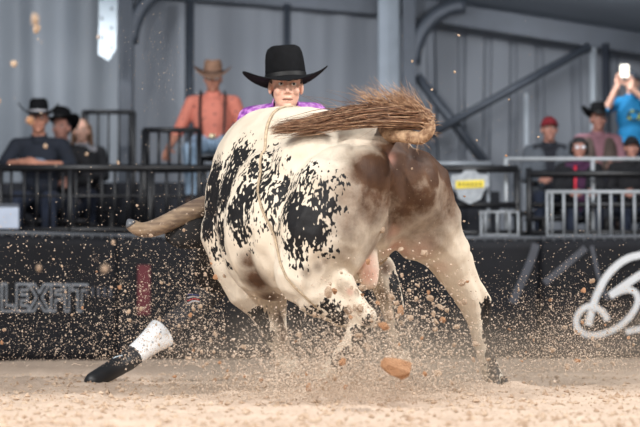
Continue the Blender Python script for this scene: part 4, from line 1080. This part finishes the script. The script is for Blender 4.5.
for k in range(36):     # loose wisps
    i = hr.randint(28, 49); p0 = jit(tq[i], 0.01); up = hr.random() < 0.6
    e_ = p0 + Vector((-hr.uniform(0.1, 0.3), hr.gauss(0, 0.05), (hr.uniform(0.03, 0.13) if up else -hr.uniform(0.03, 0.12))))
    strand([p0, p0.lerp(e_, 0.5) + Vector((0, 0, 0.02)), e_], 0.0013)
for k in range(60):    # fringe at the bend
    i = hr.randint(6, 24); p0 = jit(tq[i], 0.02)
    d = (p0 - Vector(P(414, 125, 8.72))).normalized() + Vector((hr.gauss(0, 0.5), hr.gauss(0, 0.5), hr.gauss(0, 0.4)))
    strand([p0, p0 + d * 0.012, p0 + d * hr.uniform(0.02, 0.035) + Vector((0, 0, -0.004))], 0.0016, 1.0)
th = lightm.build('tail_hair', mat('tail_hair_tan', (150, 112, 84), 0.55, 0.3, 30, rgb2=(216, 180, 146), stretch=(1, 1, 3)), tail, smooth=True); th['kind'] = 'stuff'
th = hm.build('tail_hair', HAIRM, tail, smooth=True); th['kind'] = 'stuff'

# flank rope: a strap around the barrel
ROPE = mat('rope', (186, 166, 140), 0.85, 0.2, 60, bump=0.5, bscale=150)
hf = hit(259, 192) + OFF; ht = hit(276, 112) + OFF
sf = (hf - R0).dot(Hh); st = (ht - R0).dot(Hh); cen = B3(sf, 0, hf.z); rp_ = []
for j in range(73):
    a = 2 * math.pi * j / 72
    d = (Ll * math.cos(a) + Vector((0, 0, math.sin(a))) + Hh * ((st - sf) / (ht.z - hf.z)) * math.sin(a)).normalized()
    o_ = cen + d * 1.2; r_ = bv.ray_cast(o_, -d)
    if r_[0] and (r_[0] - cen).length < 0.75: rp_.append(r_[0] + d * 0.008)
rope = MB().tube(rp_, 0.0065, 8, 0.6).build('flank_rope', ROPE, smooth=True)
tag(rope, 'pale braided rope strapped around the barrel of the bull', 'rope')

# ------------------------------------------------------------------ flying dirt
CLOD = mat('clod', (164, 138, 116), 0.95, 0.2, 25, bump=0.5, bscale=50, rgb2=(204, 182, 160), spec=0.1)
CLOD_O = mat('clod_orange', (166, 118, 88), 0.95, 0.2, 25, bump=0.6, bscale=50, rgb2=(206, 164, 128), spec=0.1)
dr = random.Random(21)
def clod_mesh(seed):
    bm = bmesh.new(); bmesh.ops.create_icosphere(bm, subdivisions=2, radius=1.0)
    r = random.Random(seed); st = Vector((r.uniform(0.8, 1.3), r.uniform(0.6, 1.0), r.uniform(0.5, 0.85)))
    for v in bm.verts:
        k = 1 + 0.45 * noise.noise(v.co * 1.6 + Vector((seed * 3.1, 0, 0))); v.co = Vector((v.co.x * st.x, v.co.y * st.y, v.co.z * st.z)) * k
    me = bpy.data.meshes.new('dirt_clod'); bm.to_mesh(me); bm.free(); me.materials.append(CLOD if seed % 4 else CLOD_O)
    return me
cm = [clod_mesh(k) for k in range(8)]
def clod(p, r, label, group=None, k=None):
    o = bpy.data.objects.new('dirt_clod', cm[dr.randrange(8) if k is None else k]); COL.objects.link(o)
    o.location = p; o.scale = (r, r, r); o.rotation_euler = (dr.random() * 6, dr.random() * 6, dr.random() * 6) if k is None else (0, 0.35, 0)
    return tag(o, label, 'dirt clod', group)
clod(P(398, 368, 7.45), 0.056, 'largest orange dirt clod flying below the folded hind leg', k=0)
clod(P(384, 326, 7.6), 0.024, 'fist sized dirt clod flying just under the scrotum', k=4)
def region(kind):
    """Random picture spot, depth and size factor for each part of the spray."""
    if kind == 0: return dr.gauss(348, 66), 402 - abs(dr.gauss(0, 38)), dr.uniform(7.6, 9.2), 1.0       # under the bull
    if kind == 1: return dr.gauss(575, 55), 372 - abs(dr.gauss(0, 42)), dr.uniform(8.4, 10.4), 0.8       # right spray
    if kind == 2:
        x = dr.uniform(0, 215) if dr.random() < 0.5 else 225 - abs(dr.gauss(0, 75)); return x, 366 - abs(dr.gauss(0, 66)), dr.uniform(7.6, 9.9), 0.75   # left spray
    if kind == 3: return dr.gauss(155, 22), dr.gauss(65, 38), dr.uniform(8.6, 9.6), 0.5                  # upper left specks
    if kind == 4: return dr.uniform(380, 540), dr.uniform(20, 330), dr.uniform(8.3, 9.6), 0.55           # right specks
    if kind == 5: return dr.uniform(-10, 130), dr.uniform(10, 340), dr.uniform(5.2, 7.0), 0.8            # near, out of focus
    return dr.gauss(400, 40), dr.gauss(315, 28), dr.uniform(8.0, 9.0), 1.1
named = {0: ('sandy dirt clod in the spray beneath the bull', 'clods beneath the bull'), 1: ('sandy dirt clod in the spray before the looped emblem banner', 'clods before the emblem banner'),
         2: ('sandy dirt clod in the spray around the outstretched leg', 'clods around the outstretched leg'), 4: ('sandy dirt crumb in the air beyond the kicked out hind leg', 'crumbs beyond the hind leg'),
         5: ('blurred dirt clod flying before the lettered banner', 'blurred clods before the lettered banner'), 6: ('sandy dirt clod thrown up beside the folded hind leg', 'clods beside the folded leg')}
for kind, n, r0, r1 in ((6, 70, 0.008, 0.024), (0, 90, 0.006, 0.018), (2, 60, 0.006, 0.012), (1, 48, 0.006, 0.014), (4, 14, 0.006, 0.009), (5, 14, 0.008, 0.018)):
    for _ in range(n):
        px, py, Y, f = region(kind); p = P(px, py, Y)
        if p.z < 0.05: p.z = 0.05 + dr.random() * 0.1
        r = r0 + (r1 - r0) * dr.random() ** 2.2
        clod(p, r, *named[kind])
# fine spray: one object of countless grains
def grains(name, label, counts, rmin, rmax, m, seed):
    g = np.random.default_rng(seed); V_ = []; R_ = []
    for kind, n in counts:
        for _ in range(n):
            px, py, Y, f = region(kind); p = P(px, py, Y)
            if p.z < 0.01: p.z = abs(dr.gauss(0, 0.05)) + 0.02
            V_.append(p[:]); R_.append((rmin + (rmax - rmin) * dr.random() ** 2.5) * f)
    V_ = np.array(V_); R_ = np.array(R_); n = len(V_)
    base = np.array([(1, 0, 0), (-1, 0, 0), (0, 1, 0), (0, -1, 0), (0, 0, 1), (0, 0, -1)], float)
    tri = np.array([(0, 2, 4), (2, 1, 4), (1, 3, 4), (3, 0, 4), (2, 0, 5), (1, 2, 5), (3, 1, 5), (0, 3, 5)])
    js = g.uniform(0.6, 1.4, (n, 6, 1)); q = g.normal(size=(n, 3, 3)); q = np.linalg.qr(q)[0]
    pts = np.einsum('vk,nkj->nvj', base, q) * js * R_[:, None, None] + V_[:, None, :]
    me = bpy.data.meshes.new(name); nv = n * 6
    me.vertices.add(nv); me.vertices.foreach_set('co', pts.reshape(-1))
    idx = (tri[None] + (np.arange(n) * 6)[:, None, None]).reshape(-1)
    me.loops.add(len(idx)); me.loops.foreach_set('vertex_index', idx.astype(np.int32))
    me.polygons.add(len(idx) // 3); me.polygons.foreach_set('loop_start', np.arange(0, len(idx), 3).astype(np.int32)); me.polygons.foreach_set('loop_total', np.full(len(idx) // 3, 3, np.int32))
    me.update(calc_edges=True); me.validate()
    o = link(name, me, m); tag(o, label, 'dirt', kind='stuff')
GRAIN = mat('grain', (184, 164, 146), 0.95, 0.2, 4, spec=0.1, rgb2=(218, 200, 182))
grains('dirt_spray', 'fine dirt spray hanging in the air beneath and behind the bull', [(0, 34000), (6, 2200)], 0.0011, 0.0050, GRAIN, 1)
grains('dirt_spray', 'fine dirt spray hanging before the looped emblem banner', [(1, 14000), (4, 420)], 0.0011, 0.0048, GRAIN, 2)
grains('dirt_spray', 'fine dirt spray hanging around the outstretched leg and horn', [(2, 7800), (3, 340), (5, 40)], 0.0011, 0.0054, GRAIN, 3)
# loose crumbs lying on the floor
def crumbs():
    g = np.random.default_rng(5)
    n = 14000; V_ = np.stack([g.uniform(-2.4, 2.4, n), 5.0 + 7.0 * g.random(n) ** 1.1, np.zeros(n)], 1); V_[:, 0] *= V_[:, 1] / 9
    V_[:, 2] = [ground_z(a, b) + 0.003 for a, b, _ in V_]
    R_ = 0.003 + 0.015 * g.random(n) ** 6
    base = np.array([(1, 0, 0), (-1, 0, 0), (0, 1, 0), (0, -1, 0), (0, 0, .8), (0, 0, -.8)], float)
    tri = [(0, 2, 4), (2, 1, 4), (1, 3, 4), (3, 0, 4), (2, 0, 5), (1, 2, 5), (3, 1, 5), (0, 3, 5)]
    js = g.uniform(0.6, 1.4, (n, 6, 1)); a = g.uniform(0, 6.28, n); c, s = np.cos(a), np.sin(a)
    pts = base[None] * js * R_[:, None, None]; x = pts[:, :, 0] * c[:, None] - pts[:, :, 1] * s[:, None]; y = pts[:, :, 0] * s[:, None] + pts[:, :, 1] * c[:, None]
    pts[:, :, 0] = x; pts[:, :, 1] = y; pts += V_[:, None, :]
    me = bpy.data.meshes.new('loose_crumbs'); me.from_pydata(pts.reshape(-1, 3).tolist(), [], [tuple(i + 6 * k for i in t) for k in range(n) for t in tri]); me.update()
    tag(link('loose_crumbs', me, CLOD), 'loose dirt crumbs strewn over the arena floor', 'dirt', kind='stuff')
crumbs()

# ------------------------------------------------------------------ dust haze kicked up around the hooves
def haze(label, c, r, dens, seed):
    m = bpy.data.materials.new('dust_haze'); m.use_nodes = True; nt = m.node_tree; nt.nodes.remove(nt.nodes['Principled BSDF'])
    N = nt.nodes.new; K = nt.links.new
    v = N('ShaderNodeVolumePrincipled'); v.inputs['Color'].default_value = (*lin((240, 220, 198)), 1); v.inputs['Anisotropy'].default_value = 0.1
    tc = N('ShaderNodeTexCoord'); mp = N('ShaderNodeMapping'); mp.inputs['Location'].default_value = (seed, 0, 0); K(tc.outputs['Object'], mp.inputs['Vector'])
    n = N('ShaderNodeTexNoise'); n.inputs['Scale'].default_value = 3.2; n.inputs['Detail'].default_value = 4; K(mp.outputs[0], n.inputs['Vector'])
    nr = N('ShaderNodeMapRange'); nr.inputs['From Min'].default_value = 0.35; nr.inputs['From Max'].default_value = 0.72; K(n.outputs['Fac'], nr.inputs['Value'])
    dv = N('ShaderNodeVectorMath'); dv.operation = 'DIVIDE'; dv.inputs[1].default_value = r; K(tc.outputs['Object'], dv.inputs[0])
    ln = N('ShaderNodeVectorMath'); ln.operation = 'LENGTH'; K(dv.outputs[0], ln.inputs[0])
    fr = N('ShaderNodeMapRange'); fr.interpolation_type = 'SMOOTHSTEP'; fr.inputs['From Min'].default_value = 1.0; fr.inputs['From Max'].default_value = 0.15; K(ln.outputs['Value'], fr.inputs['Value'])
    a = N('ShaderNodeMath'); a.operation = 'MULTIPLY'; K(nr.outputs[0], a.inputs[0]); K(fr.outputs[0], a.inputs[1])
    b = N('ShaderNodeMath'); b.operation = 'MULTIPLY'; b.inputs[1].default_value = dens; K(a.outputs[0], b.inputs[0]); K(b.outputs[0], v.inputs['Density'])
    K(v.outputs[0], nt.nodes['Material Output'].inputs['Volume'])
    o = MB().ell((0, 0, 0), r, None, 24, 14).build('dust_haze', m); o.location = c
    tag(o, label, 'dust', kind='stuff')
haze('thin tan dust haze rolling around the hooves of the bull', (0.15, 8.9, 0.05), (1.15, 1.0, 0.48), 2.2, 0)
haze('thin tan dust haze drifting before the looped emblem banner', (1.5, 9.7, 0.05), (1.1, 0.8, 0.5), 0.9, 4)
